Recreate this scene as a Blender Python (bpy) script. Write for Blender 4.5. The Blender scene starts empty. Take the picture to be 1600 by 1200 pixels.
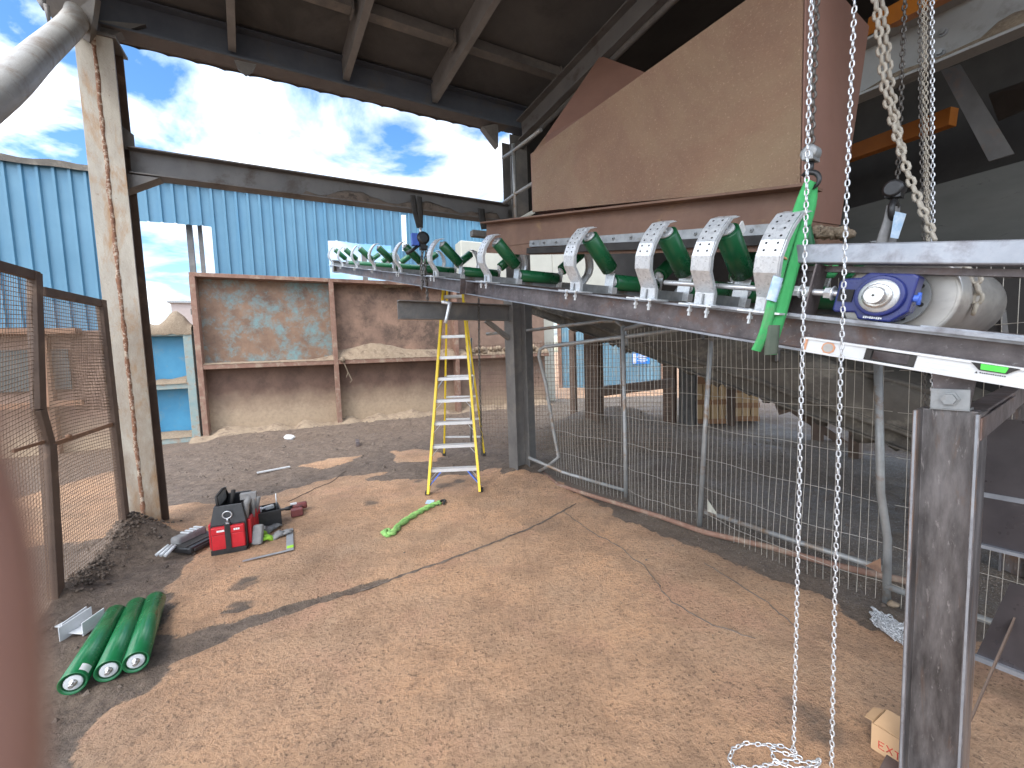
import bpy, math, random
from mathutils import Vector as V, Matrix, noise as MN
random.seed(7)
SC = bpy.context.scene
COL = SC.collection
rad = math.radians
Z = V((0, 0, 1))
# ------------------------------------------------------------------ camera model (pixel grid of 1600x1200)
F = 640.0; CH = 1.6
_r = math.atan2(285., 8400.); _p = math.atan2(F, math.hypot(285., 8400.))
_U0 = V((0, math.sin(_p), math.cos(_p))); FW = V((0, math.cos(_p), -math.sin(_p)))
RT = math.cos(_r)*V((1, 0, 0)) - math.sin(_r)*_U0
UP = math.sin(_r)*V((1, 0, 0)) + math.cos(_r)*_U0
CAM = V((0, 0, CH))
def ray(x, y): return FW + RT*((x-800)/F) - UP*((y-600)/F)
def P(x, y, Y):
    d = ray(x, y); return CAM + d*(Y/d.y)
def G(x, y, z=0.):
    d = ray(x, y); return CAM + d*((z-CH)/d.z)
def PL(x, y, pt, n):
    d = ray(x, y); return CAM + d*((pt-CAM).dot(n)/d.dot(n))
# ------------------------------------------------------------------ object bookkeeping
def tag(o, label=None, cat=None, group=None, kind=None):
    if label: o['label'] = label
    if cat: o['category'] = cat
    if group: o['group'] = group
    if kind: o['kind'] = kind
    return o
def empty(name, loc, label=None, cat=None, group=None):
    o = bpy.data.objects.new(name, None); COL.objects.link(o)
    o.location = loc; o.empty_display_size = .1; o['_w'] = list(loc)
    return tag(o, label, cat, group)
def copy_tree(o, parent=None):
    c = o.copy(); COL.objects.link(c)
    if parent: c.parent = parent
    for ch in list(o.children): copy_tree(ch, c)
    return c
class MB:
    def __init__(s): s.v = []; s.f = []; s.s = []
    def add(s, vs, fs, sm=False):
        n = len(s.v); s.v += [tuple(v) for v in vs]
        for f in fs: s.f.append([i+n for i in f]); s.s.append(sm)
    def obox(s, c, a, b, d):   # half vectors
        c = V(c); vs = [c+a*i+b*j+d*k for i in (-1, 1) for j in (-1, 1) for k in (-1, 1)]
        s.add(vs, [(0,1,3,2),(4,6,7,5),(0,4,5,1),(2,3,7,6),(0,2,6,4),(1,5,7,3)])
    def box(s, c, sx, sy, sz, rz=0):
        a = V((math.cos(rz), math.sin(rz), 0)); b = V((-a.y, a.x, 0))
        s.obox(c, a*sx/2, b*sy/2, Z*sz/2)
    def section(s, p0, p1, poly, up=Z, e0=0, e1=0):
        p0 = V(p0); p1 = V(p1); d = (p1-p0).normalized(); p0 = p0-d*e0; p1 = p1+d*e1
        side = d.cross(up).normalized(); u = side.cross(d).normalized(); n = len(poly)
        vs = [p0+side*a+u*b for a, b in poly]+[p1+side*a+u*b for a, b in poly]
        fs = [(i, (i+1) % n, n+(i+1) % n, n+i) for i in range(n)]
        fs += [tuple(reversed(range(n))), tuple(range(n, 2*n))]
        s.add(vs, fs)
    def bar(s, p0, p1, w, h, up=Z, a=0, b=0):
        s.section(p0, p1, [(a-w/2, b-h/2), (a+w/2, b-h/2), (a+w/2, b+h/2), (a-w/2, b+h/2)], up)
    def ibeam(s, p0, p1, w, h, t=.012, tw=.01, up=Z):
        a = w/2; b = h/2; c = tw/2
        s.section(p0, p1, [(-a,-b),(a,-b),(a,-b+t),(c,-b+t),(c,b-t),(a,b-t),(a,b),(-a,b),(-a,b-t),(-c,b-t),(-c,-b+t),(-a,-b+t)], up)
    def chan(s, p0, p1, w, h, t=.01, tw=.008, up=Z, flip=False):
        q = [(0,0),(w,0),(w,t),(tw,t),(tw,h-t),(w,h-t),(w,h),(0,h)]
        if flip: q = [(-a, b) for a, b in reversed(q)]
        s.section(p0, p1, q, up)
    def plate(s, pts, n):
        pts = [V(p) for p in pts]; k = len(pts); n = V(n)
        s.add(pts+[p+n for p in pts], [tuple(reversed(range(k))), tuple(range(k, 2*k))]+[(i, (i+1) % k, k+(i+1) % k, k+i) for i in range(k)])
    def tube(s, pts, r, n=8, closed=False, sm=True, flat=1.0, cap=True):
        pts = [V(p) for p in pts]; m = len(pts); rs = r if isinstance(r, (list, tuple)) else [r]*m
        vs = []; prev = None
        for i, p in enumerate(pts):
            if closed: d = pts[(i+1) % m]-pts[i-1]
            else: d = pts[min(i+1, m-1)]-pts[max(i-1, 0)]
            d.normalize()
            if prev is None:
                a = Z if abs(d.z) < .9 else V((1, 0, 0)); x = d.cross(a).normalized()
            else:
                x = prev-d*prev.dot(d)
                x.normalize()
            prev = x; y = d.cross(x)
            for k in range(n):
                t = 2*math.pi*k/n; vs.append(p+x*(rs[i]*math.cos(t))+y*(rs[i]*flat*math.sin(t)))
        fs = []
        for i in range(m if closed else m-1):
            j = (i+1) % m
            for k in range(n): fs.append((i*n+k, i*n+(k+1) % n, j*n+(k+1) % n, j*n+k))
        s.add(vs, fs, sm)
        if not closed and cap:
            b = len(s.v)-len(vs)
            s.f.append([b+k for k in reversed(range(n))]); s.s.append(False)
            s.f.append([b+(m-1)*n+k for k in range(n)]); s.s.append(False)
    def cyl(s, p0, p1, r, n=16, r1=None): s.tube([p0, p1], [r, r if r1 is None else r1], n)
    def lathe(s, o, ax, prof, n=24, sm=True):   # prof: (t along axis, radius)
        o = V(o); ax = V(ax).normalized(); x = ax.cross(Z if abs(ax.z) < .9 else V((1,0,0))).normalized(); y = ax.cross(x)
        vs = []; fs = []
        for t, r in prof:
            for k in range(n):
                a = 2*math.pi*k/n; vs.append(o+ax*t+(x*math.cos(a)+y*math.sin(a))*r)
        for i in range(len(prof)-1):
            for k in range(n): fs.append((i*n+k, i*n+(k+1) % n, (i+1)*n+(k+1) % n, (i+1)*n+k))
        s.add(vs, fs, sm)
        b = len(s.v)-len(vs)
        s.f.append([b+k for k in reversed(range(n))]); s.s.append(False)
        s.f.append([b+(len(prof)-1)*n+k for k in range(n)]); s.s.append(False)
    def blob(s, c, rx, ry, rz, amp=.25, fr=3., seed=0, nu=14, nv=8, half=False):
        c = V(c); vs = []; fs = []
        for j in range(nv+1):
            ph = (math.pi/2 if half else math.pi)*j/nv
            for i in range(nu):
                th = 2*math.pi*i/nu
                d = V((math.sin(ph)*math.cos(th), math.sin(ph)*math.sin(th), math.cos(ph)))
                k = 1+amp*MN.fractal(d*fr+V((seed*7.3, seed*3.1, 0)), 1., 2., 3)
                vs.append(c+V((d.x*rx*k, d.y*ry*k, d.z*rz*k)))
        for j in range(nv):
            for i in range(nu): fs.append((j*nu+i, (j+1)*nu+i, (j+1)*nu+(i+1) % nu, j*nu+(i+1) % nu))
        s.add(vs, fs, True)
    def grid(s, rows, sm=True):
        m = len(rows[0]); vs = [p for r in rows for p in r]
        s.add(vs, [(i*m+j, i*m+j+1, (i+1)*m+j+1, (i+1)*m+j) for i in range(len(rows)-1) for j in range(m-1)], sm)
    def link(s, c, d, x, L, W, r, n=5):
        d = V(d); x = V(x); h = L/2-W/2; k = W/2-r; pts = []
        for i in range(5):
            a = math.pi*i/4; pts.append(c+d*(h+k*math.sin(a))+x*(k*math.cos(a)))
        for i in range(5):
            a = math.pi+math.pi*i/4; pts.append(c+d*(-h+k*math.sin(a))+x*(k*math.cos(a)))
        s.tube(pts, r, n, closed=True)
    def build(s, name, mat, parent=None, loc=None, bevel=0, label=None, cat=None, group=None, kind=None):
        me = bpy.data.meshes.new(name); o = bpy.data.objects.new(name, me); COL.objects.link(o)
        if parent is not None:
            w = V((0, 0, 0)); q = parent
            while q is not None: w = w+V(q.location); q = q.parent
            o.parent = parent
        else:
            w = V(loc) if loc is not None else V((0, 0, 0)); o.location = w
        me.from_pydata([(a-w.x, b-w.y, c-w.z) for a, b, c in s.v], [], s.f)
        me.polygons.foreach_set('use_smooth', s.s)
        me.materials.append(mat); me.update()
        if bevel:
            m = o.modifiers.new('bevel', 'BEVEL'); m.width = bevel; m.segments = 2; m.limit_method = 'ANGLE'; m.angle_limit = rad(40)
        return tag(o, label, cat, group, kind)
def split_build(b, name, mat, parent, bevel=0):
    par = list(range(len(b.v)))
    def fd(i):
        while par[i] != i: par[i] = par[par[i]]; i = par[i]
        return i
    for f in b.f:
        for k in f[1:]: par[fd(k)] = fd(f[0])
    gr = {}
    for i, f in enumerate(b.f): gr.setdefault(fd(f[0]), []).append(i)
    for ids in gr.values():
        q = MB(); mp = {}
        for i in ids:
            for k in b.f[i]:
                if k not in mp: mp[k] = len(q.v); q.v.append(b.v[k])
            q.f.append([mp[k] for k in b.f[i]]); q.s.append(b.s[i])
        q.build(name, mat, parent, bevel=bevel)
# ------------------------------------------------------------------ materials
def smooth(pts, n=4):
    out = []
    for i in range(len(pts)-1):
        p0 = pts[max(i-1,0)]; p1 = pts[i]; p2 = pts[i+1]; p3 = pts[min(i+2, len(pts)-1)]
        for k in range(n):
            t_ = k/n; out.append(.5*((2*p1)+(p2-p0)*t_+(2*p0-5*p1+4*p2-p3)*t_*t_+(3*p1-p0-3*p2+p3)*t_**3))
    return out+[pts[-1]]
class NT:
    def __init__(s, name):
        s.m = bpy.data.materials.new(name); s.m.use_nodes = True; s.t = s.m.node_tree
        s.t.nodes.clear(); s.o = s.n('ShaderNodeOutputMaterial'); s.b = s.n('ShaderNodeBsdfPrincipled')
        s.l(s.b.outputs[0], s.o.inputs[0])
    def n(s, ty, **k):
        x = s.t.nodes.new(ty)
        for a, b in k.items(): setattr(x, a, b)
        return x
    def l(s, a, b): s.t.links.new(a, b)
    def coord(s, stretch=(1,1,1), kind='Object'):
        c = s.n('ShaderNodeTexCoord'); mp = s.n('ShaderNodeMapping'); mp.inputs['Scale'].default_value = stretch
        s.l(c.outputs[kind], mp.inputs[0]); return mp.outputs[0]
    def noise(s, co, sc, det=6, ro=.6, dist=0):
        x = s.n('ShaderNodeTexNoise'); x.inputs['Scale'].default_value = sc; x.inputs['Detail'].default_value = det
        x.inputs['Roughness'].default_value = ro; x.inputs['Distortion'].default_value = dist
        s.l(co, x.inputs['Vector']); return x.outputs['Fac']
    def ramp(s, fac, a, b, ca=(0,0,0), cb=(1,1,1)):
        x = s.n('ShaderNodeValToRGB'); e = x.color_ramp.elements
        e[0].position = a; e[1].position = b; e[0].color = (*ca, 1); e[1].color = (*cb, 1)
        s.l(fac, x.inputs[0]); return x.outputs[0]
    def mix(s, fac, a, b):
        x = s.n('ShaderNodeMix', data_type='RGBA')
        for q, i in ((fac, 0), (a, 6), (b, 7)):
            if isinstance(q, (int, float)): x.inputs[i].default_value = q
            elif isinstance(q, tuple): x.inputs[i].default_value = (*q, 1)
            else: s.l(q, x.inputs[i])
        return x.outputs[2]
    def math(s, op, a, b=None):
        x = s.n('ShaderNodeMath', operation=op)
        for i, q in enumerate((a, b)):
            if q is None: continue
            if isinstance(q, (int, float)): x.inputs[i].default_value = q
            else: s.l(q, x.inputs[i])
        return x.outputs[0]
    def bump(s, h, st=.3, d=.01):
        x = s.n('ShaderNodeBump'); x.inputs['Strength'].default_value = st; x.inputs['Distance'].default_value = d
        s.l(h, x.inputs['Height']); s.l(x.outputs[0], s.b.inputs['Normal'])
    def set(s, col=None, rough=.6, metal=0.):
        for q, k in ((col, 'Base Color'), (rough, 'Roughness'), (metal, 'Metallic')):
            if q is None: continue
            if isinstance(q, (int, float)): s.b.inputs[k].default_value = q
            elif isinstance(q, tuple): s.b.inputs[k].default_value = (*q, 1)
            else: s.l(q, s.b.inputs[k])
TONE = {'dusty_roof_lining': .72, 'blue_grey_eave_steel': .8, 'dusty_eave_flange': .8, 'grey_rafter_paint': .85, 'dusty_grey_beam': .8, 'dusty_dark_steel': .85, 'rust_painted_hopper_plate': .9, 'rusty_hopper_skirt': .85, 'blue_profiled_cladding': .8, 'grey_panel_wall': .75, 'mill_scale_steel': .85, 'blue_container_paint': .8, 'grey_painted_girder': .8, 'pinkish_rust_edge': .72, 'dirty_pale_pipe': .85, 'galvanised_steel': .88, 'aluminium': .85, 'zinc_chain': .85, 'fence_wire': .85, 'cream_cabin_panel': .8, 'dry_brown_dirt': .85, 'straw_and_dirt': .8, 'worn_teal_frame_paint': .8}
def M(name, c1, c2=None, sc=6., rough=.6, metal=0., c3=None, sc3=2., th=(.5, .65), c4=None, sc4=9., th4=(.58, .66), bump=0., bsc=40., stretch=(1,1,1), st3=None, lo=.3, hi=.7):
    kt_ = TONE.get(name, 1.)
    c1, c2, c3, c4 = [None if c is None else tuple(x*kt_ for x in c) for c in (c1, c2, c3, c4)]
    t = NT(name); co = t.coord(stretch)
    n1 = t.noise(co, sc, 8, .65)
    c2 = c2 or tuple(x*.75 for x in c1)
    col = t.ramp(n1, lo, hi, c1, c2)
    if c3:
        co3 = t.coord(st3) if st3 else co
        col = t.mix(t.ramp(t.noise(co3, sc3, 9, .7, .4), *th), col, c3)
    if c4: col = t.mix(t.ramp(t.noise(co, sc4, 9, .75, .2), *th4), col, c4)
    rr = t.math('MULTIPLY_ADD', t.noise(co, sc*2.3, 4), .35); t.t.nodes[-1].inputs[2].default_value = rough-.17
    t.set(col, rr, metal)
    if bump: t.bump(t.noise(co, bsc, 6, .7), bump, .01)
    return t.m
m_mill = M('mill_scale_steel', (.085,.07,.07), (.23,.195,.195), 9, .45, .4, c3=(.17,.10,.075), sc3=4, th=(.52,.66), c4=(.40,.37,.36), sc4=45, th4=(.59,.70), bump=.12, bsc=90)
m_millz = M('mill_scale_steel_upright', (.055,.05,.05), (.20,.188,.19), 16, .36, .4, c3=(.19,.10,.05), sc3=9, th=(.52,.68), c4=(.33,.31,.31), sc4=80, th4=(.58,.70), bump=.15, bsc=90, stretch=(1,1,.2), st3=(1,1,.16), lo=.36, hi=.64)
m_bright = M('scaled_bright_steel', (.22,.24,.27), (.36,.37,.40), 6, .38, .5, c3=(.15,.14,.15), sc3=7, th=(.5,.7), bump=.05)
m_galv = M('galvanised_steel', (.62,.65,.68), (.80,.82,.83), 22, .33, .4, c3=(.55,.57,.59), sc3=60, th=(.5,.6), bump=.05, bsc=60)
m_galvd = M('dull_galvanised_steel', (.20,.21,.215), (.34,.35,.355), 12, .5, .5, c3=(.16,.13,.1), sc3=4, th=(.55,.7))
m_hole = M('dark_hole', (.012,.012,.013), (.02,.02,.02), 5, .8)
m_green = M('green_roller_paint', (.006,.07,.026), (.012,.12,.045), 3, .3, 0, c3=(.02,.17,.07), sc3=30, th=(.66,.74), stretch=(1,1,1))
m_greenf = M('green_roller_paint_fresh', (.007,.092,.032), (.014,.16,.055), 4, .22, 0, c3=(.2,.38,.26), sc3=20, th=(.63,.70), st3=(5,1.2,1))
m_cap = M('roller_seal_plastic', (.5,.52,.53), (.62,.63,.64), 20, .45)
m_black = M('black_plastic', (.012,.012,.013), (.03,.03,.032), 20, .4)
m_rubber = M('black_rubber', (.015,.014,.013), (.04,.036,.033), 9, .75)
m_hop = M('rust_painted_hopper_plate', (.175,.094,.055), (.255,.145,.084), 1.1, .55, 0, c3=(.27,.185,.105), sc3=.8, th=(.45,.66), c4=(.40,.27,.18), sc4=85, th4=(.56,.68), bump=.6, bsc=110)
m_hopr = M('red_oxide_hopper_plate', (.18,.092,.066), (.235,.122,.088), 1.6, .6, 0, c4=(.2,.1,.075), sc4=30, th4=(.6,.75), bump=.15, bsc=90)
m_hops = M('rusty_hopper_skirt', (.145,.075,.05), (.23,.13,.083), 3, .65, 0, c3=(.30,.19,.08), sc3=4, th=(.58,.72), c4=(.07,.04,.03), sc4=7, th4=(.6,.7), bump=.3, bsc=70)
m_col = M('weathered_primer_column', (.54,.51,.44), (.38,.345,.29), 9, .65, 0, c3=(.33,.19,.08), sc3=5, th=(.49,.66), c4=(.17,.1,.06), sc4=22, th4=(.64,.72), bump=.3, bsc=60, stretch=(1,1,.35))
t = NT('stained_column_primer'); co = t.coord((1,1,.35)); cz = t.coord(); sep = t.n('ShaderNodeSeparateXYZ'); t.l(cz, sep.inputs[0])
cc_ = t.ramp(t.noise(co, 9, 8, .65), .3, .7, (.46,.43,.365), (.32,.285,.235))
cc_ = t.mix(t.ramp(t.noise(co, 5, 9, .7, .3), .50, .66), cc_, (.34,.19,.08))
cc_ = t.mix(t.ramp(t.noise(cz, 24, 8, .8), .60, .70), cc_, (.20,.13,.085))
hz_ = t.n('ShaderNodeMapRange'); hz_.inputs[1].default_value = 2.6; hz_.inputs[2].default_value = -.2; t.l(sep.outputs[2], hz_.inputs[0])
cc_ = t.mix(t.math('MULTIPLY', hz_.outputs[0], t.ramp(t.noise(co, 4, 9, .75), .36, .62)), cc_, (.20,.125,.07))
t.set(cc_, .65); t.bump(t.noise(cz, 60, 6, .7), .35, .01); m_colf = t.m
m_colr = M('rust_weld_seam', (.27,.13,.07), (.14,.065,.04), 30, .8, 0, c3=(.50,.42,.33), sc3=28, th=(.5,.6), bump=.9, bsc=70)
m_dsteel = M('dusty_dark_steel', (.12,.115,.11), (.205,.195,.185), 3, .6, .1, c3=(.27,.24,.205), sc3=2.5, th=(.5,.7), bump=.15, bsc=50)
m_beam = M('dusty_grey_beam', (.12,.117,.118), (.19,.18,.172), 2.5, .55, .1, c3=(.09,.07,.058), sc3=3, th=(.53,.66), bump=.25, bsc=40)
m_eave = M('blue_grey_eave_steel', (.08,.095,.125), (.125,.145,.175), 3, .6, .1, c3=(.14,.13,.12), sc3=3, th=(.55,.7), bump=.1)
m_eavef = M('dusty_eave_flange', (.17,.15,.14), (.12,.108,.102), 4, .7, bump=.2)
m_roof = M('dusty_roof_lining', (.115,.115,.116), (.165,.163,.16), 1.6, .75, 0, c3=(.09,.09,.09), sc3=1.2, th=(.45,.65), c4=(.07,.06,.055), sc4=4, th4=(.68,.72), bump=.1)
m_raft = M('grey_rafter_paint', (.27,.265,.26), (.19,.185,.18), 5, .7, bump=.1)
m_dark = M('near_black_sheet', (.022,.02,.019), (.04,.036,.033), 2, .85)  # near-black, darkness of the bay put into the colour
m_bay = M('dark_bay_steel', (.05,.045,.042), (.085,.078,.072), 3, .7, c3=(.1,.06,.04), sc3=4, th=(.55,.7))  # dark steel tone with browner patches
m_gwall = M('grey_panel_wall', (.085,.088,.08), (.12,.12,.11), 1.5, .75, c3=(.05,.05,.048), sc3=6, th=(.62,.7), stretch=(1,1,3))
m_grey = M('grey_painted_girder', (.36,.36,.35), (.28,.28,.27), 3, .55, c3=(.18,.16,.15), sc3=2.5, th=(.56,.7), bump=.2)
m_orange = M('orange_crane_paint', (.50,.17,.02), (.40,.13,.02), 5, .5)
m_blue = M('blue_profiled_cladding', (.085,.225,.335), (.115,.275,.395), 1.2, .5, 0, c3=(.07,.23,.38), sc3=2, th=(.5,.75), st3=(1,1,.2), c4=(.32,.40,.43), sc4=6, th4=(.68,.8))
m_bluec = M('blue_container_paint', (.045,.26,.46), (.08,.35,.56), 2, .5, 0, c3=(.19,.32,.38), sc3=3, th=(.52,.7), c4=(.2,.12,.08), sc4=14, th4=(.66,.73))
m_bluef = M('faded_container_blue', (.12,.24,.32), (.16,.30,.39), 2, .6, 0, c3=(.25,.32,.34), sc3=3, th=(.52,.7))
m_teal = M('worn_teal_frame_paint', (.20,.31,.31), (.34,.36,.32), 6, .7, 0, c3=(.34,.2,.12), sc3=6, th=(.53,.66), bump=.2)
m_rust = M('brown_rust', (.17,.09,.055), (.29,.165,.10), 5, .8, 0, c3=(.09,.05,.035), sc3=4, th=(.54,.7), bump=.35, bsc=50)
m_rustl = M('pinkish_rust_edge', (.34,.2,.145), (.25,.13,.09), 7, .8, 0, c3=(.4,.3,.22), sc3=6, th=(.5,.65), bump=.3)
m_dirt = M('dry_brown_dirt', (.25,.185,.125), (.36,.275,.19), 12, .95, c3=(.17,.12,.085), sc3=7, th=(.52,.64), bump=.9, bsc=45)
m_dirtd = M('dark_damp_dirt', (.10,.078,.062), (.17,.132,.105), 10, .95, c3=(.06,.046,.037), sc3=12, th=(.52,.64), bump=1., bsc=40)
m_straw = M('straw_and_dirt', (.33,.26,.18), (.2,.145,.1), 40, .95, c3=(.45,.38,.28), sc3=60, th=(.58,.68), bump=1., bsc=60)
m_alu = M('aluminium', (.66,.67,.68), (.76,.77,.78), 12, .35, .35)
m_yel = M('yellow_fibreglass', (.72,.50,.015), (.80,.58,.03), 8, .42, c3=(.5,.37,.06), sc3=14, th=(.66,.75))
m_lblue = M('blue_ladder_plastic', (.05,.12,.5), (.07,.16,.58), 8, .45)
m_bear = M('navy_bearing_paint', (.010,.016,.10), (.016,.026,.16), 5, .3)
m_shaft = M('turned_steel', (.48,.47,.46), (.6,.59,.57), 30, .28, .8)
m_drum = M('bare_drum_steel', (.34,.32,.30), (.46,.44,.41), 3, .38, .6, c3=(.27,.25,.235), sc3=4, th=(.5,.7), stretch=(1,1,2))
m_chain = M('zinc_chain', (.62,.64,.66), (.75,.76,.78), 30, .32, .6)
m_chaind = M('dark_oiled_chain', (.075,.068,.06), (.15,.135,.12), 30, .4, .5)
m_chainb = M('dusty_beige_chain', (.36,.32,.26), (.47,.43,.36), 25, .65, .2)
m_sling = M('green_webbing_sling', (.035,.29,.085), (.06,.40,.12), 9, .8, c3=(.13,.26,.13), sc3=5, th=(.56,.72), bump=.3, bsc=150)
m_slingd = M('dirty_sling_end', (.075,.10,.075), (.11,.13,.1), 9, .9)
m_lime = M('lime_green_sling', (.16,.36,.09), (.3,.5,.16), 20, .85, c3=(.12,.26,.08), sc3=30, th=(.5,.65), bump=.4, bsc=90)
m_label = M('blue_white_label', (.25,.42,.62), (.6,.68,.75), 30, .6)
m_orangep = M('copper_orange_plastic', (.5,.23,.12), (.6,.3,.17), 20, .4)
m_vial = M('green_level_vial', (.06,.55,.06), (.12,.7,.1), 10, .15)
m_white = M('white_plastic', (.75,.75,.74), (.65,.65,.64), 10, .5)
m_redb = M('red_tool_bag_fabric', (.55,.012,.02), (.42,.008,.015), 15, .5, bump=.2, bsc=120)
m_dred = M('faded_red_tool_shell', (.2,.05,.045), (.13,.035,.035), 12, .5)
m_gfab = M('grey_fabric', (.17,.17,.17), (.26,.255,.25), 20, .8)
m_hiv = M('hi_vis_glove_fabric', (.25,.5,.03), (.33,.6,.06), 20, .8)
m_card = M('brown_cardboard', (.50,.33,.19), (.44,.28,.155), 8, .85)
m_redp = M('red_marker', (.55,.05,.04), (.5,.04,.03), 20, .7)
m_wood = M('pale_crate_wood', (.50,.34,.18), (.38,.25,.13), 6, .8, stretch=(1,1,.3), c3=(.28,.18,.1), sc3=5, th=(.55,.7))
m_woodd = M('brown_wood_top', (.24,.12,.06), (.3,.16,.08), 6, .8)
m_cream = M('cream_cabin_panel', (.55,.54,.46), (.48,.47,.4), 3, .7)
m_tube = M('grey_fence_tube', (.36,.37,.37), (.26,.26,.25), 8, .5, .4, c3=(.25,.17,.11), sc3=5, th=(.52,.64))
m_wire = M('fence_wire', (.58,.54,.47), (.44,.405,.35), 20, .55, .3)
m_wirer = M('rusty_mesh_wire', (.17,.115,.08), (.26,.18,.125), 12, .75, .1)
m_brown = M('dark_brown_post', (.075,.048,.036), (.13,.085,.06), 4, .65, 0, c3=(.2,.13,.085), sc3=4, th=(.56,.68), bump=.15)
m_pipe = M('dirty_pale_pipe', (.48,.47,.44), (.38,.36,.33), 5, .55, 0, c3=(.27,.22,.175), sc3=4, th=(.5,.66), c4=(.16,.13,.1), sc4=16, th4=(.62,.7), bump=.4, bsc=40)
m_plate = M('dark_shiny_plate', (.06,.055,.06), (.10,.09,.095), 4, .3, .5, c3=(.2,.19,.19), sc3=7, th=(.64,.72), st3=(.4,.4,6))
m_belt = M('dusty_old_conveyor', (.12,.105,.085), (.07,.06,.05), 4, .85, c3=(.2,.175,.14), sc3=3, th=(.5,.65), bump=.6, bsc=30)
m_shed = M('grey_shed_cladding', (.36,.31,.29), (.31,.27,.255), 5, .7)
m_sign = M('sign_blue', (.02,.22,.72), (.025,.25,.78), 3, .4)
m_steelt = M('steel_square_tool', (.28,.29,.30), (.36,.37,.38), 20, .4, .5)
def push_mat(name, top, topb, patch, th, dust_h=.75, sp=(.09,.05,.035), sc=1.5):
    t = NT(name); co = t.coord(); sep = t.n('ShaderNodeSeparateXYZ'); t.l(co, sep.inputs[0])
    col = t.ramp(t.noise(co, sc*2, 9, .7), .3, .7, top, topb)
    col = t.mix(t.ramp(t.noise(co, sc*1.5, 12, .8, .15), *th), col, patch)
    col = t.mix(t.ramp(t.noise(co, 26, 8, .8), .6, .68), col, sp)
    if dust_h:
        h = t.math('MULTIPLY_ADD', t.noise(co, 2.5, 6), .5); t.t.nodes[-1].inputs[2].default_value = -.25
        zz = t.math('ADD', sep.outputs[2], h)
        x = t.n('ShaderNodeMapRange'); x.inputs[1].default_value = dust_h+.28; x.inputs[2].default_value = dust_h-.3; t.l(zz, x.inputs[0])
        col = t.mix(x.outputs[0], col, t.ramp(t.noise(co, 14, 8, .7), .3, .7, (.27,.20,.135), (.38,.285,.195)))
    t.set(col, .8); t.bump(t.noise(co, 25, 8, .75), .35, .015); return t.m
m_pwA = push_mat('rust_plate_teal_remnants', (.13,.083,.058), (.25,.155,.10), (.15,.24,.245), (.47,.62), 0)
m_pwB = push_mat('pink_rust_plate', (.16,.10,.072), (.32,.20,.14), (.09,.06,.044), (.45,.62), 0, sc=1.1)
m_pwL = push_mat('dusty_lower_plate', (.10,.056,.04), (.16,.095,.066), (.08,.047,.034), (.5,.66), .72)
m_pwC = push_mat('dark_rust_plate', (.16,.10,.075), (.25,.165,.12), (.2,.26,.25), (.6,.7), .4)
# ------------------------------------------------------------------ frames
D = ray(366, 398).normalized(); XC = V((D.y, -D.x, 0)).normalized(); NC = XC.cross(D)
C0 = P(1200, 540, 1480/834.)
def cv(s, u, w): return C0+D*s+XC*u+NC*w
def sx(x): return (1480./(x-366)-C0.y)/D.y
E1 = V((.89, .456, 0)).normalized(); E2 = V((-E1.y, E1.x, 0))      # along the frame opening / outward
LB = G(228, 836)+E2*.125; LB.z = 0
PD = ray(385, 645).normalized()                                       # roof slope direction, away and down
# ------------------------------------------------------------------ ground
def seg_d(p, a, b):
    ab = b-a; t = max(0, min(1, (p-a).dot(ab)/ab.length_squared)); return (p-a-ab*t).length
def g2(x, y):
    q = G(x, y); return V((q.x, q.y))
def poly_sd(p, poly):
    ins = False; dm = 1e9; n = len(poly)
    for i in range(n):
        a = poly[i]; b = poly[(i+1) % n]; dm = min(dm, seg_d(p, a, b))
        if (a.y > p.y) != (b.y > p.y) and p.x < (b.x-a.x)*(p.y-a.y)/(b.y-a.y)+a.x: ins = not ins
    return dm if ins else -dm
mud_left = [g2(*q) for q in ((-300,1400),(60,1300),(120,1195),(165,1110),(255,1022),(275,985),(262,910),(300,872),(330,850),(250,830),(-300,900))]
mud_back = [g2(*q) for q in ((240,800),(300,790),(370,800),(400,778),(450,762),(545,748),(610,752),(680,745),(760,738),(790,748),(825,742),(850,600),(100,610))]
mud_right = [g2(*q) for q in ((800,742),(855,748),(1000,818),(1100,862),(1250,920),(1340,960),(1420,985),(1500,985),(2600,1100),(1800,600),(1300,585),(840,600))]
patches = [([g2(*q) for q in pp]) for pp in (((425,775),(500,752),(545,742),(600,738),(560,752),(470,778)), ((470,726),(520,716),(565,712),(540,722),(500,732)), ((610,705),(650,702),(690,708),(690,722),(620,722)), ((270,1190),(330,1150),(400,1130),(420,1200)))]
joints = [(g2(250,1022), g2(330,992), .10), (g2(330,992), g2(470,945), .05), (g2(470,945), g2(600,907), .03), (g2(960,762), g2(1085,718), .04), (g2(380,912), g2(395,905), .012), (g2(350,955), g2(385,948), .012)]
dark_spots = [(g2(1268,1125), .10, .55), (g2(1290,1140), .08, .5), (g2(1240,1105), .06, .5), (g2(960,760), .12, .9), (g2(1000,748), .12, .9), (g2(1040,733), .13, .9), (g2(1080,720), .14, .9), (g2(575,787), .07, .7), (g2(655,752), .1, .75), (g2(690,758), .09, .7), (g2(720,752), .1, .8), (g2(390,908), .025, .7), (g2(378,916), .02, .7), (g2(370,948), .02, .7), (g2(385,945), .02, .7), (g2(850,820), .2, .35), (g2(480,830), .14, .3)]  # round dark spots blended into the ground colour
fence_pts = [G(862,745), G(978,782), G(1098,822), G(1383,940), V((3.0,1.3,0))]
fl0 = G(100,934); fl1 = G(201,853)
cb = LB.copy()
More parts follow.
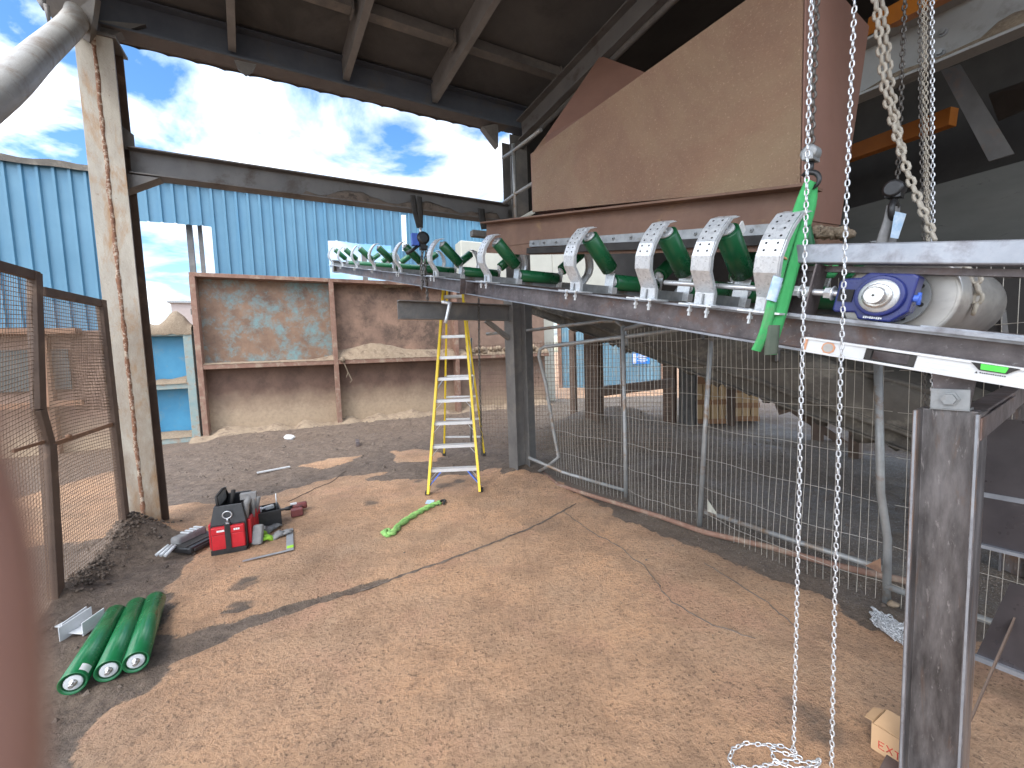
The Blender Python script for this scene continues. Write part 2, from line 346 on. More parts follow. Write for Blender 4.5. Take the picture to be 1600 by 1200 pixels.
def gh(x, y):
    p = V((x, y)); h = 0.
    for (c, r, a) in ((V((.12,5.35)), .5, .12), (V((1.30,7.15)), .85, .50), (V((2.2,7.4)), .6, .3), (V((2.6,8.6)), 1.0, .22), (V((3.0,6.2)), 1.1, .16), (V((-3.42,3.60)), .24, .20), (V((-3.6,4.3)), .4, .06)):
        d = (p-c).length/r
        if d < 2.5: h += a*math.exp(-d*d)
    d = seg_d(p, V((fl0.x, fl0.y)), V((fl1.x, fl1.y)))
    h += .10*math.exp(-(d/.13)**2)
    d = seg_d(p, V((-6.2,8.2)), V((2.,11.9)))
    h += .10*math.exp(-(d/.4)**2)
    return h
xs = [-400,-150,-60,-30,-18,-13]+[-10+.25*i for i in range(16)]+[-6+.045*i for i in range(223)]+[4.2+.25*i for i in range(24)]+[11,14,20,35,80,200,500]
ys = [-400,-100,-30,-12,-6,-3,-1.5,-.5,0]+[.3+.04*i for i in range(180)]+[7.5+.1*i for i in range(60)]+[14,15.5,18,22,30,50,100,250,600]
gv = []; gm = []; gg = []
for y in ys:
    for x in xs:
        p = V((x, y)); mud = 0; st = 0; gr = 0
        near = -6.2 < x < 5 and .2 < y < 13.6
        if near:
            w = .16*MN.fractal(V((x*2.2, y*2.2, 0)), 1., 2., 4)+.05*MN.noise(V((x*9, y*9, 3)))
            for k, pp in enumerate((mud_left, mud_back, mud_right)):
                mud = max(mud, min(1, max(0, .5+(poly_sd(p, pp)+w)/.14)))
            gr = min(1, max(0, .5+(poly_sd(p, mud_right)+w-.15)/.5))
            for pp in patches: mud = min(mud, min(1, max(0, .5-(poly_sd(p, pp)+w*.8)/.12)))
            for a, b, r in joints:
                d = seg_d(p, a, b)+w*.12
                mud = max(mud, min(1, max(0, (r*1.6-d)/(r*.8))))
            for c, r, a in dark_spots:
                d = (p-c).length+w*.6
                st = max(st, a*min(1, max(0, (r*1.3-d)/(r*.6))))
        elif y >= 13: mud = .15
        else: mud = .6
        h = gh(x, y) if near else 0.
        if near:
            h += mud*(.03*MN.fractal(V((x*3, y*3, 5)), 1., 2., 5)+.018*abs(MN.noise(V((x*9, y*9, 1)))))-.012*(mud > .4)
            h += .004*MN.fractal(V((x*6, y*6, 9)), 1., 2., 4)
        gv.append((x, y, h)); gm.append((mud, st)); gg.append(gr)
nx = len(xs)
me = bpy.data.meshes.new('ground')
me.from_pydata(gv, [], [(j*nx+i, j*nx+i+1, (j+1)*nx+i+1, (j+1)*nx+i) for j in range(len(ys)-1) for i in range(nx-1)])
at = me.attributes.new('mud', 'FLOAT', 'POINT'); at.data.foreach_set('value', [a for a, b in gm])
at = me.attributes.new('grit', 'FLOAT', 'POINT'); at.data.foreach_set('value', gg)
at = me.attributes.new('darker', 'FLOAT', 'POINT'); at.data.foreach_set('value', [b for a, b in gm])
me.polygons.foreach_set('use_smooth', [True]*len(me.polygons))
ground = bpy.data.objects.new('ground', me); COL.objects.link(ground); tag(ground, kind='structure')
t = NT('yard_ground'); co = t.coord()
a1 = t.n('ShaderNodeAttribute', attribute_name='mud').outputs['Fac']; a2 = t.n('ShaderNodeAttribute', attribute_name='darker').outputs['Fac']
n1 = t.noise(co, 1.1, 8, .65); n2 = t.noise(co, 14, 8, .75); n3 = t.noise(co, 46, 8, .75); n4 = t.noise(co, 110, 4, .7)
con = t.ramp(n1, .34, .66, (.56,.36,.225), (.43,.315,.225))
con = t.mix(t.ramp(t.noise(co, 2.7, 10, .75), .48, .64), con, (.33,.22,.145))
con = t.mix(t.math('MULTIPLY', t.ramp(t.noise(co, .8, 9, .7), .48, .66), .7), con, (.25,.175,.12))
con = t.mix(t.math('MULTIPLY', t.ramp(t.noise(co, 1.3, 5, .6, .5), .54, .68), .6), con, (.50,.31,.225))
con = t.mix(t.ramp(n2, .52, .66), con, (.30,.2,.135))
dens = t.ramp(t.noise(co, 1.7, 7, .7), .34, .68)
con = t.mix(t.math('MULTIPLY', t.ramp(n3, .535, .605), t.math('MULTIPLY_ADD', dens, .75)), con, (.12,.078,.053)); t.t.nodes[-3].inputs[2].default_value = .4
con = t.mix(t.ramp(t.noise(co, 60, 6, .75), .60, .68), con, (.66,.50,.36))
con = t.mix(t.ramp(n4, .62, .72), con, (.64,.50,.37))
con = t.mix(t.ramp(t.noise(co, 6, 10, .8), .62, .70), con, (.13,.095,.07))
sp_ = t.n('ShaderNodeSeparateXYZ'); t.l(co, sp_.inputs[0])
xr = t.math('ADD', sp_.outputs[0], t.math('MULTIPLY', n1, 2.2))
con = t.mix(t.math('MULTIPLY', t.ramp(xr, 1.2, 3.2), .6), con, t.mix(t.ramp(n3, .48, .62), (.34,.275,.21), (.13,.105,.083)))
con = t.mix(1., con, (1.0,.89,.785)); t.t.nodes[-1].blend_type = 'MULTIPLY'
mud = t.ramp(n2, .34, .66, (.082,.058,.042), (.225,.165,.122))
mud = t.mix(t.ramp(n3, .55, .66), mud, (.055,.04,.032))
mud = t.mix(t.ramp(n4, .64, .72), mud, (.34,.29,.24))
a3 = t.n('ShaderNodeAttribute', attribute_name='grit').outputs['Fac']
grit = t.mix(t.ramp(n3, .42, .62), t.ramp(n2, .35, .65, (.19,.143,.102), (.115,.085,.062)), (.10,.08,.062))
grit = t.mix(t.ramp(n4, .58, .66), grit, (.5,.46,.4))
mud = t.mix(a3, mud, grit)
mm = t.math('ADD', a1, t.math('MULTIPLY_ADD', n3, .9)); t.t.nodes[-2].inputs[2].default_value = -.45
mm = t.ramp(mm, .42, .58)
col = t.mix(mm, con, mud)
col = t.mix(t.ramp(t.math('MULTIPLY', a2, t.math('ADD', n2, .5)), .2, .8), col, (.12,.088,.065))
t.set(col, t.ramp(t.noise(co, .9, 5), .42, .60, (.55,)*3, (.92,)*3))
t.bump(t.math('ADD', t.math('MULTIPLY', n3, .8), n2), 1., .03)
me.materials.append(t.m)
# dirt-filled joint and hairline cracks in the concrete
def crack(px, w0, mat, seed):
    g = smooth([G(*p) for p in px], 14); rows = []
    for i, p in enumerate(g):
        d = g[min(i+1, len(g)-1)]-g[max(i-1, 0)]; d.z = 0; d.normalize(); n_ = Z.cross(d)
        p = V((p.x, p.y, gh(p.x, p.y)+.008))+n_*.02*MN.fractal(V((i*.21, seed, 0)), 1., 2., 3)
        w = w0*max(.15, .6+.9*MN.noise(V((i*.5, seed, 3))))*min(1, .2+min(i, len(g)-1-i)/6)
        rows.append([p-n_*w-Z*.006, p-n_*w*.4, p+n_*w*.5, p+n_*w-Z*.006])
    b = MB(); b.grid(rows); b.build('ground_crack', mat, kind='structure')
E_m = m_dirtd
crack([(560,925),(620,903),(700,875),(780,845),(850,815),(900,787)], .016, E_m, 3)
crack([(880,800),(930,835),(960,850),(1010,890),(1040,930),(1090,965),(1180,1000)], .005, E_m, 7)
crack([(1100,880),(1180,930),(1250,985)], .004, E_m, 11)
crack([(540,735),(520,752),(490,765),(450,785)], .006, E_m, 13)
# loose clods and stones
b = MB(); cnt = 0
while cnt < 2600:
    x = random.uniform(-6, 4.2); y = random.uniform(1.2, 10.5)
    if abs(x) > y*1.35+.3: continue
    ix = min(max(int((x+6)/.045), 0), 222)+22; iy = min(max(int((y-.3)/.04), 0), 179)+9
    mv = gm[iy*nx+ix][0] if y < 7.4 else .8
    if random.random() > .03+mv*.8: continue
    r = random.choice((.006,.008,.01,.012,.016,.024))*random.uniform(.7,1.3)*(1.25 if y > 5 else 1)*(.6 if mv < .3 else 1)
    z = gv[iy*nx+ix][2] if y < 7.4 else gh(x, y)
    a = random.uniform(0, 6.28); q = []
    for k in range(5): q.append(V((x+r*math.cos(a+k*1.257)*random.uniform(.7,1.3), y+r*math.sin(a+k*1.257)*random.uniform(.7,1.3), z-r*.3)))
    q.append(V((x+r*.3*math.cos(a), y+r*.3*math.sin(a), z+r*random.uniform(.5,.9))))
    b.add(q, [(k, (k+1) % 5, 5) for k in range(5)], False); cnt += 1
b.build('loose_stones', m_dirtd, kind='stuff', label='loose clods and small stones scattered over the muddy ground', cat='stones')
# ------------------------------------------------------------------ open-fronted building: columns, beams, canopy
def EP(x, y, off=0.): return PL(x, y, LB+E2*off, E2)      # pixel onto the frame plane
zmid = EP(190, 231).z; zmidb = EP(192, 273).z
ztop = EP(140, 66).z
RB = G(785, 328, zmid); RB.z = 0
frame_len = (RB-LB).dot(E1)
RB = LB+E1*frame_len
col = empty('steel_column', LB, 'tall weathered cream steel column with a rusty weld seam, beside the mesh gate', 'column')
b = MB(); w = .25
pts = []
b.ibeam(LB+V((0,0,-.1)), LB+V((0,0,ztop)), w, .25, .016, .012, up=E2)
b.build('section', m_brown, col, bevel=.003)  # dark brown puts the shade beside the front flange into the colour
b = MB(); b.obox(LB-E2*.1275+Z*(ztop/2-.02), E1*.1255, E2*.0065, Z*(ztop/2+.02)); b.build('front_flange', m_colf, col, bevel=.002)
b = MB()
fr = -E2*(.134+.001)
rows = []
for i in range(120):
    z = ztop*i/119; a = .015+.009*MN.noise(V((0, 3, z*9)))+.006*MN.noise(V((0, 8, z*31)))
    o = .006*MN.noise(V((3, 1, z*4)))
    rows.append([LB+fr+Z*z+E1*(o-a), LB+fr+Z*z+E1*(o-a*.5)-E2*(.006+.004*MN.noise(V((1,1,z*30)))), LB+fr+Z*z+E1*o-E2*(.007+.004*MN.noise(V((7,1,z*30)))), LB+fr+Z*z+E1*(o+a*.5)-E2*(.006+.004*MN.noise(V((3,9,z*30)))), LB+fr+Z*z+E1*(o+a)])
b.grid(rows); b.build('weld_seam', m_colr, col)
b = MB(); b.obox(LB+Z*(ztop+.012)+E2*0, E1*.15, E2*.15, Z*.012); b.build('cap_plate', m_dsteel, col)
b = MB()
g0 = EP(184,231)+E1*.01
b.plate([EP(184,192)-E2*.006, EP(209,211)-E2*.006, EP(211,233)-E2*.006, EP(184,233)-E2*.006], E2*.012)
b.build('gusset_plate', m_dsteel, col)
colr = empty('steel_column', RB, 'dark steel column at the far right corner of the frame opening, beside the handrail', 'column')
b = MB(); b.ibeam(RB+E1*.12+V((0,0,-.1)), RB+E1*.12+V((0,0,ztop)), .25, .25, .016, .012, up=E2); b.build('section', m_dsteel, colr)
mb_ = empty('crossing_beam', LB+E1*.13+Z*zmid, 'dusty grey steel beam spanning the frame opening at mid height', 'beam')
hh = zmid-zmidb
b = MB(); pa = LB+E1*.13+Z*(zmid-hh/2); pb = RB+Z*(zmid-hh/2); b.ibeam(pa, pb, .16, hh, .014, .01); b.build('section', m_beam, mb_, bevel=.003)
b = MB()      # haunch bracket under the left end
b.plate([EP(190,275)-E2*.07, EP(253,282)-E2*.07, EP(192,304)-E2*.07], E2*.14); b.build('haunch', m_dsteel, mb_)
b = MB(); rows = []
for i in range(61):
    f = .36+.6*i/60; p = pa.lerp(pb, f)-Z*(hh/2-.014); k = max(0, .05+.045*MN.fractal(V((f*9, 1, 2)), 1., 2., 4))*(1 if i not in (0, 60) else 0)
    rows.append([p-E2*.08, p-E2*.07+Z*k, p-E2*.035+Z*(k*1.5), p-E2*.006+Z*(k*1.2)])
b.grid(rows); b.build('caked_dirt', m_dirtd, mb_)
roof = empty('canopy_roof', LB+Z*ztop, 'dark sloping canopy roof on grey rafters with a wavy sheet edge', 'roof')
RN = E1.cross(PD).normalized()
if RN.z < 0: RN = -RN
# eave beam: web, flanges
zb = EP(400, 97, -.085).z
ew0 = LB-E1*.25; ew1 = RB+E1*.3
b = MB(); b.ibeam(ew0+Z*(zb+.15), ew1+Z*(zb+.15), .17, .30, .015, .012); b.build('eave_beam', m_eave, roof)
b = MB(); b.bar(ew0+E1*.14+Z*(zb-.004), ew1-E1*.3+Z*(zb-.004), .165, .006); b.build('eave_flange', m_eavef, roof)
b = MB()
b.plate([EP(160,66)-E2*.05, EP(230,44)-E2*.05, EP(160,38)-E2*.05], E2*.1)
b.plate([EP(776,232)-E2*.05, EP(752,200)-E2*.05, EP(776,196)-E2*.05], E2*.1)
c_ = EP(385,112); b.plate([EP(368,103)-E2*.1, EP(402,110)-E2*.1, EP(396,122)-E2*.1, EP(386,128)-E2*.1, EP(374,118)-E2*.1], E2*.015)
split_build(b, 'knee_plate', m_dsteel, roof)
# lining
ro = LB+Z*(zb+.33)
def RP(a, d, h=0.): return ro+E1*a-PD*d+RN*h
b = MB(); L0 = -.28; L1 = frame_len+.35; DB = 9.0
b.plate([RP(L0,-.5,.0), RP(L1,-.5,.0), RP(L1,DB,.0), RP(L0,DB,.0)], RN*.02)
b.build('lining', m_roof, roof)
b = MB(); rows = []
n = int((L1-L0+.3)/.0225)
for i in range(n+1):
    a = L0-.15+.0225*i; h = .03*math.sin(2*math.pi*a/.225)
    h = max(-.012, min(.028, h*1.4))
    rows.append([RP(a,-.62,.05+h), RP(a, DB+.1,.05+h)])
b.grid(rows, False); b.build('corrugated_sheet', m_dsteel, roof)
# fascia flashing outside the eave beam with scalloped lower edge
b = MB(); zf = EP(400,122,.2).z; rows = []
for i in range(n+1):
    a = L0+.05+(frame_len-.02)*i/n; h = .018*abs(math.sin(math.pi*a/.225))**.5
    q = LB+E1*a+E2*.20
    rows.append([q+Z*(zf+.0+h+(.012*MN.noise(V((a*1.5,0,0))))), q+Z*(zb+.30), q+E2*.012+Z*(zb+.30)])
b.grid(rows, False); b.build('fascia', m_eavef, roof)
b = MB(); b.plate([LB+E1*L0+E2*.085+Z*(zb+.02), LB+E1*frame_len+E2*.085+Z*(zb+.02), LB+E1*frame_len+E2*.2+Z*(zf+.03), LB+E1*L0+E2*.2+Z*(zf+.03)], Z*.008); b.build('soffit', m_eavef, roof)
# rafters and noggings
raf = []
for (x, y) in ((361,70), (541,123), (681,169)):
    q = EP(x, y, -.09); raf.append((q-ro).dot(E1))
rz = (EP(541,123,-.09)-ro).dot(RN)
dep_r = min(.26, max(.1, -rz))
for a in raf+[raf[0]-1.25]:
    b = MB(); p0 = RP(a, .02, -dep_r/2); p1 = RP(a, DB-.1, -dep_r/2)
    b.chan(p0-RN*(dep_r/2)-E1*.03, p1-RN*(dep_r/2)-E1*.03, .06, dep_r, .006, .006, up=RN, flip=True)
    b.bar(p0-RN*(dep_r/2+.004), p1-RN*(dep_r/2+.004), .065, .006, up=RN)
    b.build('rafter', m_raft, roof)
nogp = [PL(660,48, RP(0,0,-.09), RN), PL(905,25, RP(0,0,-.09), RN)]
ds = [-(q-ro).dot(PD)+0 for q in nogp]
ds = [((q-ro)-E1*((q-ro).dot(E1)/1.0)).length for q in nogp]
edges = sorted(raf+[raf[0]-1.25, L0, L1])
def solve_d(q):   # slope distance of a roof point
    v = q-ro; e1 = E1; e2 = -PD; g11 = 1; g12 = e1.dot(e2); r1 = v.dot(e1); r2 = v.dot(e2); det = 1-g12*g12
    return (r2-g12*r1)/det, (r1-g12*r2)/det
d1 = solve_d(nogp[0])[0]
for d in (d1, d1+1.55, d1+3.1, d1+4.6):
    for i in range(len(edges)-1):
        a0, a1 = edges[i]+.05, edges[i+1]-.06
        b = MB(); b.bar(RP(a0,d,-.075), RP(a1,d,-.075), .10, .11, up=RN); b.bar(RP(a1-.02,d-.07,-.09), RP(a1-.02,d+.07,-.09), .02, .15, up=RN); b.build('nogging', m_dsteel, roof)
# right side girder of the canopy
ga = L1-.12
b = MB(); gz_ = EP(790,222)
g0 = RB+E1*.12+Z*(EP(800,203).z)-PD*.2; hg = .27
b.ibeam(g0-Z*hg/2, g0-PD*8.4-Z*hg/2, .17, hg, .014, .01, up=RN)
b.build('side_girder', m_beam, roof)
b = MB(); g2_ = g0+E1*.02-Z*(hg+.02); b.tube([g2_+PD*.05, g2_-PD*8], .03, 8); b.build('conduit', m_dsteel, roof)
# torn flashing and corner at the outer top left
b = MB(); q = P(95,-25,3.5)
b.plate([P(58,-12,3.55), P(150,-8,3.55), P(140,66,3.72), P(88,38,3.7)], E2*.10+Z*.02); b.build('corner_flashing', m_dsteel, roof)
b = MB(); b.tube([P(72,8,3.5), P(75,22,3.5), P(77,40,3.5)], [.02,.016,.007], 6); b.tube([P(64,0,3.5), P(70,16,3.5)], [.03,.012], 6); split_build(b, 'torn_strip', m_dsteel, roof)
# pale pipe running out to the left
b = MB(); pp = [P(-420,470,1.25), P(-160,262,1.75), P(0,143,2.35), P(62,84,2.95), P(98,52,3.4), P(112,38,3.55), P(122,20,3.66), P(124,-20,3.75)]
pp.insert(0, pp[0]+(pp[0]-pp[1])*3.5); b.tube(smooth(pp, 4), [.082]*33, 20); b.build('pale_pipe', m_pipe, label='thick pale dirt-crusted pipe slanting in under the roof corner', cat='pipe')
# right bay: enclosure added behind and above the hopper to keep it black
b = MB()
r0 = RB+E1*.3
hi = 1.0
def QP(a, d, z): return RB+E1*a-V((PD.x, PD.y, 0)).normalized()*d+Z*z
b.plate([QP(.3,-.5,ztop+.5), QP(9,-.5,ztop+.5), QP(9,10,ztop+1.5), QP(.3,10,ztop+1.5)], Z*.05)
b.plate([RP(L1+.0,-.4,.03), RP(L1+.0,DB,.03), RP(L1+.0,DB,1.6), RP(L1+.0,-.4,1.6)], E1*.02)  # upright plate added to close the roof gap against the sun
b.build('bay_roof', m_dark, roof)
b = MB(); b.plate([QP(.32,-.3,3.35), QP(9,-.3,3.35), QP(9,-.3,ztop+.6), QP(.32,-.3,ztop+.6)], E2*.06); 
b.build('bay_dark_sheet', m_dark, label='added dark sheet closing off the covered bay behind the hopper', cat='wall')  # added sheet, shuts out light behind the hopper
UW = 3.0
def WP(x, y): return PL(x, y, C0+XC*UW, XC)
wz0 = WP(1465,292); wl = WP(1328,334); wr = WP(1650,229)
dh = V((D.x, D.y, 0)).normalized()
pa_ = V((wl.x, wl.y, wl.z))+dh*1.6; pa_.z = wl.z; pb_ = wr-dh*1.2
b = MB(); b.plate([V((pa_.x,pa_.y,2.02)), V((pb_.x,pb_.y,2.02)), V((pb_.x,pb_.y,wr.z)), V((pa_.x,pa_.y,wl.z))], XC*.06)
b.build('grey_wall_panel', m_gwall, label='dull grey wall panel behind the hanging chains at the right', cat='wall')
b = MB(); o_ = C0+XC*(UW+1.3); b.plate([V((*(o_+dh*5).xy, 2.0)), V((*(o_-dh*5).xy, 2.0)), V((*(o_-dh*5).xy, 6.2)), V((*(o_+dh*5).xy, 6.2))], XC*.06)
b.build('bay_side_dark_sheet', m_dark, label='added dark sheet keeping the depth of the covered bay black', cat='wall')  # added sheet, keeps the far side of the bay black
# overhead girders at upper right
gd = V((PD.x, PD.y, 0)).normalized()
def girder(name, px0, px1, Y0, hgt, wd, mat, label, dirt=False):
    p1 = P(*px1, Y0); p0 = PL(*px0, p1, E1)      # both on a vertical plane; force level
    d = -gd
    q0 = p1-d*2.2; q1 = p1+d*1.8; q0.z = q1.z = p1.z
    return q0, q1
gp = P(1600, 57, 2.72)
def on_g(x, y): return PL(x, y, gp, XC)
ua = on_g(1372,150); ub = on_g(1600,57)
gdir = (ub-ua).normalized()
gs = empty('overhead_girder', ua, 'grey overhead girder caked with dirt, above the hanging chains', 'girder')
b = MB(); u0 = ua-gdir*.9; u1 = ub+gdir*1.6
b.chan(u0, u1, .14, .40, .02, .012, up=Z, flip=False); b.build('section', m_grey, gs, bevel=.003)
b = MB(); rows = []
sd = gdir.cross(Z).normalized()
for i in range(50):
    f = i/49; p = u0.lerp(u1, f)+Z*.021; k = .05+.06*MN.fractal(V((f*7, 4, 0)), 1., 2., 4)+(.06 if .45 < f < .75 else 0)
    rows.append([p+sd*.138, p+sd*.11+Z*max(.006, k*.6), p+sd*.06+Z*max(.01, k), p+sd*.013+Z*max(.012, k*1.1)])
b.grid(rows); b.build('caked_dirt', m_straw, gs)
b = MB()
for (x, y) in ((1474,52), (1470,84)):
    q = on_g(x, y)+sd*.012; b.lathe(q, sd, [(0,.028),(.012,.028),(.012,.018),(.035,.018)], 8, False)
split_build(b, 'bolt', m_galvd, gs)
o1 = empty('orange_crane_beam', P(1400,5,3.2), 'orange crane beam crossing above the hanging chains', 'beam')
b = MB(); a_ = P(1365,42,3.3); c_ = P(1440,3,2.9); b.bar(a_, c_+(c_-a_)*3, .1, .12); b.build('section', m_orange, o1)
o2 = empty('orange_crane_beam', P(1400,230,4.2), 'lower orange beam in the shadow behind the chains', 'beam')
b = MB(); a_ = P(1325,242,4.4); c_ = P(1490,182,3.6); b.bar(a_-(c_-a_), c_, .1, .14); b.build('section', m_orange, o2)
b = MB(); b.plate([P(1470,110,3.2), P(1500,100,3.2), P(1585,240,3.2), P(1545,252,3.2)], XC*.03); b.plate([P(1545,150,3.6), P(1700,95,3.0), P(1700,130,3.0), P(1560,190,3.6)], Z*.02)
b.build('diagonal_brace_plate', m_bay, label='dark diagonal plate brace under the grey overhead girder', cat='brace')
# handrail behind the frame column
hr = empty('handrail', P(805,300,5.2), 'grey tubular handrail between the far column and the hopper', 'handrail')
b = MB(); b.tube([P(802,225,5.2), P(804,285,5.2), P(806,345,5.2)], .024, 8); b.build('post', m_tube, hr)
b = MB(); b.tube([P(786,247,5.4), P(802,236,5.2), P(845,203,4.7)], .022, 8); b.tube([P(787,317,5.4), P(806,303,5.2), P(838,283,4.7)], .022, 8); split_build(b, 'rail', m_tube, hr)
b = MB(); b.plate([P(808,342,4.9), P(836,333,4.6), P(836,326,4.6)], E2*.1); b.build('toe_plate', m_cream, hr)
# ------------------------------------------------------------------ hopper
UH = .4
def HP(x, y, u=UH): return PL(x, y, C0+XC*u, XC)
hop = empty('hopper', HP(1040, 320), 'big rust-brown steel hopper hanging over the conveyor rollers', 'hopper')
A = HP(833,331); B = HP(830,240); Cc = HP(1175,0); fb = HP(1252,290); ft = HP(1262,0)
ft2 = V((fb.x, fb.y, B.z-.01))
b = MB(); b.plate([A, fb, ft2, B], XC*.012); b.build('front_plate', m_hop, hop)
# right end plate: vertical, going back
b = MB()
def EPx(x, y): return PL(x, y, fb, dh)
e_t = EPx(1362,0); e_b = EPx(1311,352); e0 = EPx(1253,352)
et2 = e_b+(e_t-e_b)*((ft2.z-e_b.z)/(e_t.z-e_b.z))
ft3 = ft2.copy()
b.plate([fb+dh*.006-Z*.16, e_b+dh*.006, et2+dh*.006, V((ft2.x, ft2.y, ft2.z))+dh*.006], -dh*.012); b.build('end_plate', m_hopr, hop)
# back plate and left end, dark inside
b = MB(); wb = (e_t-fb).dot(XC)+.9
wB = (e_b-fb).dot(XC)-.02; wT = (et2-ft2).dot(XC)-.02; wM = wB+(wT-wB)*.35
b.plate([A+XC*wB, fb+XC*wB, ft2+XC*wT, B+XC*wT], XC*.012)
b.build('back_plate', m_hopr, hop)
b = MB(); b.plate([A, A+XC*wB, B+XC*wT, B], dh*.01)
q1 = HP(853,212,UH+.3); q2 = PL(938,88,C0+XC*(UH+1.0),XC); q3 = PL(1012,140,C0+XC*(UH+1.0),XC)
b.build('left_plate', m_hopr, hop)
b = MB(); b.plate([HP(853,226), HP(853,212,UH+.15), PL(938,87,C0+XC*(UH+.9),XC), PL(1040,125,C0+XC*(UH+.9),XC), HP(1000,135,UH+.03)], -XC*.0+dh*.01)
b.build('inner_plate', m_hopr, hop)
b = MB(); b.plate([HP(832,240,UH+.013), HP(854,226,UH+.013), HP(852,213,UH+.12)], dh*.008); b.build('corner_tab', m_hop, hop)
# flange and skirt below
f0 = HP(750,349,.33); f1 = HP(1262,290,.33); 
b = MB(); fd = (f1-f0).normalized(); fn = XC.cross(fd); fn = fn if fn.z > 0 else -fn
b.plate([f0, f1, f1+XC*.16, f0+XC*.16], fn*.014)
b.build('flange', m_hops, hop, bevel=.002)
b = MB(); k0 = HP(764,360,.41); k1 = HP(1262,300,.41); k2 = HP(1290,372,.41); k3 = HP(758,398,.41)
b.plate([f0+XC*.08, f1+XC*.08, HP(1262,392,.41), HP(820,398,.41), HP(760,395,.41)], XC*.012)
b.build('skirt', m_hops, hop)
b = MB(); b.plate([HP(762,366,.402), HP(1100,336,.402), HP(1262,319,.402), HP(1262,353,.402), HP(826,380,.402), HP(760,388,.402)], XC*.007); b.build('skirt_doubler', m_hops, hop)
b = MB(); b.plate([e_b-dh*0, fb-Z*.16, HP(1262,392,.41), HP(1262,392,.41)+XC*.5, e_b-Z*.02], dh*.012); b.build('skirt_end', m_hops, hop)
b = MB(); s0 = HP(828,381,.395); s1 = HP(1262,355,.395); b.bar(s0, s1, .012, .055, up=NC); b.build('clamp_strip', m_galvd, hop)
b = MB(); b.bar(HP(824,392,.39), HP(1262,372,.39), .02, .05, up=NC); b.build('rubber_seal', m_rubber, hop)
b = MB()
for i in range(14):
    q = s0.lerp(s1, (i+.4)/14)-XC*.006; b.lathe(q, -XC, [(0,.012),(.008,.012),(.008,.006),(.02,.006)], 6, False)
split_build(b, 'strip_bolt', m_galvd, hop)
b = MB()      # dirt shelf at the skirt corner
[b.blob(HP(1275+6*i,362+2*(i%3),.46), .035, .03, .022, .6, 3, i, 10, 6) for i in range(9)]; b.build('caked_dirt', m_straw, hop)
# ------------------------------------------------------------------ new conveyor frame
BH = .135; S0 = -1.35; S1 = 9.72
cf = empty('belt_conveyor', cv(3.6, .5, 0), 'inclined brown steel conveyor frame of two long beams', 'conveyor frame')
for nm, u, fl in (('near', .055, False), ('far', .985, False)):
    b = MB(); b.ibeam(cv(S0, u, BH/2), cv(S1, u, BH/2), .11, BH, .011, .008, up=NC); b.build('stringer', m_mill, cf, bevel=.0015)
b = MB()
for w in (.0055, BH-.0055): b.bar(cv(S0, -.0005, w), cv(S1, -.0005, w), .0012, .010, up=NC)
b.build('bright_edge', m_bright, cf)  # thin bright strips along both flange toes
for s in (9.5, 7.3, 4.6, 2.0):
    b = MB(); b.chan(cv(s, .07, .03), cv(s, .97, .03), .05, .09, .006, .006, up=NC); b.build('cross_tie', m_mill, cf)
for u in (-.002, ):
    b = MB(); s = sx(722); b.obox(cv(s, .0, BH/2), D*.005, XC*.055, NC*(BH/2+.004)); b.obox(cv(s-.13, .0, BH/2), D*.005, XC*.055, NC*(BH/2-.012))
    b.obox(cv(s-.06, .048, BH/2), D*.11, XC*.004, NC*(BH/2-.014))
    b.build('splice_plate', m_mill, cf)
    b = MB()
    for w in (.045, .095): b.lathe(cv(s-.065, .044, w), -XC, [(0,.018),(.016,.018),(.016,.011),(.04,.011)], 6, False)
    split_build(b, 'bolt', m_galvd, cf)
b = MB(); s = S1-.05; b.obox(cv(s, .5, .21), D*.02, XC*.5, NC*.03); b.obox(cv(s+.05,.06,.12), D*.1, XC*.06, NC*.14); b.build('end_bracket', m_dsteel, cf)
b = MB(); b.obox(cv(-.35, .01, BH+.006), D*.75, XC*.055, NC*.006); b.obox(cv(-.62,-.02,BH+.014), D*.16, XC*.006, NC*.003); b.build('slide_strip', m_bright, cf)
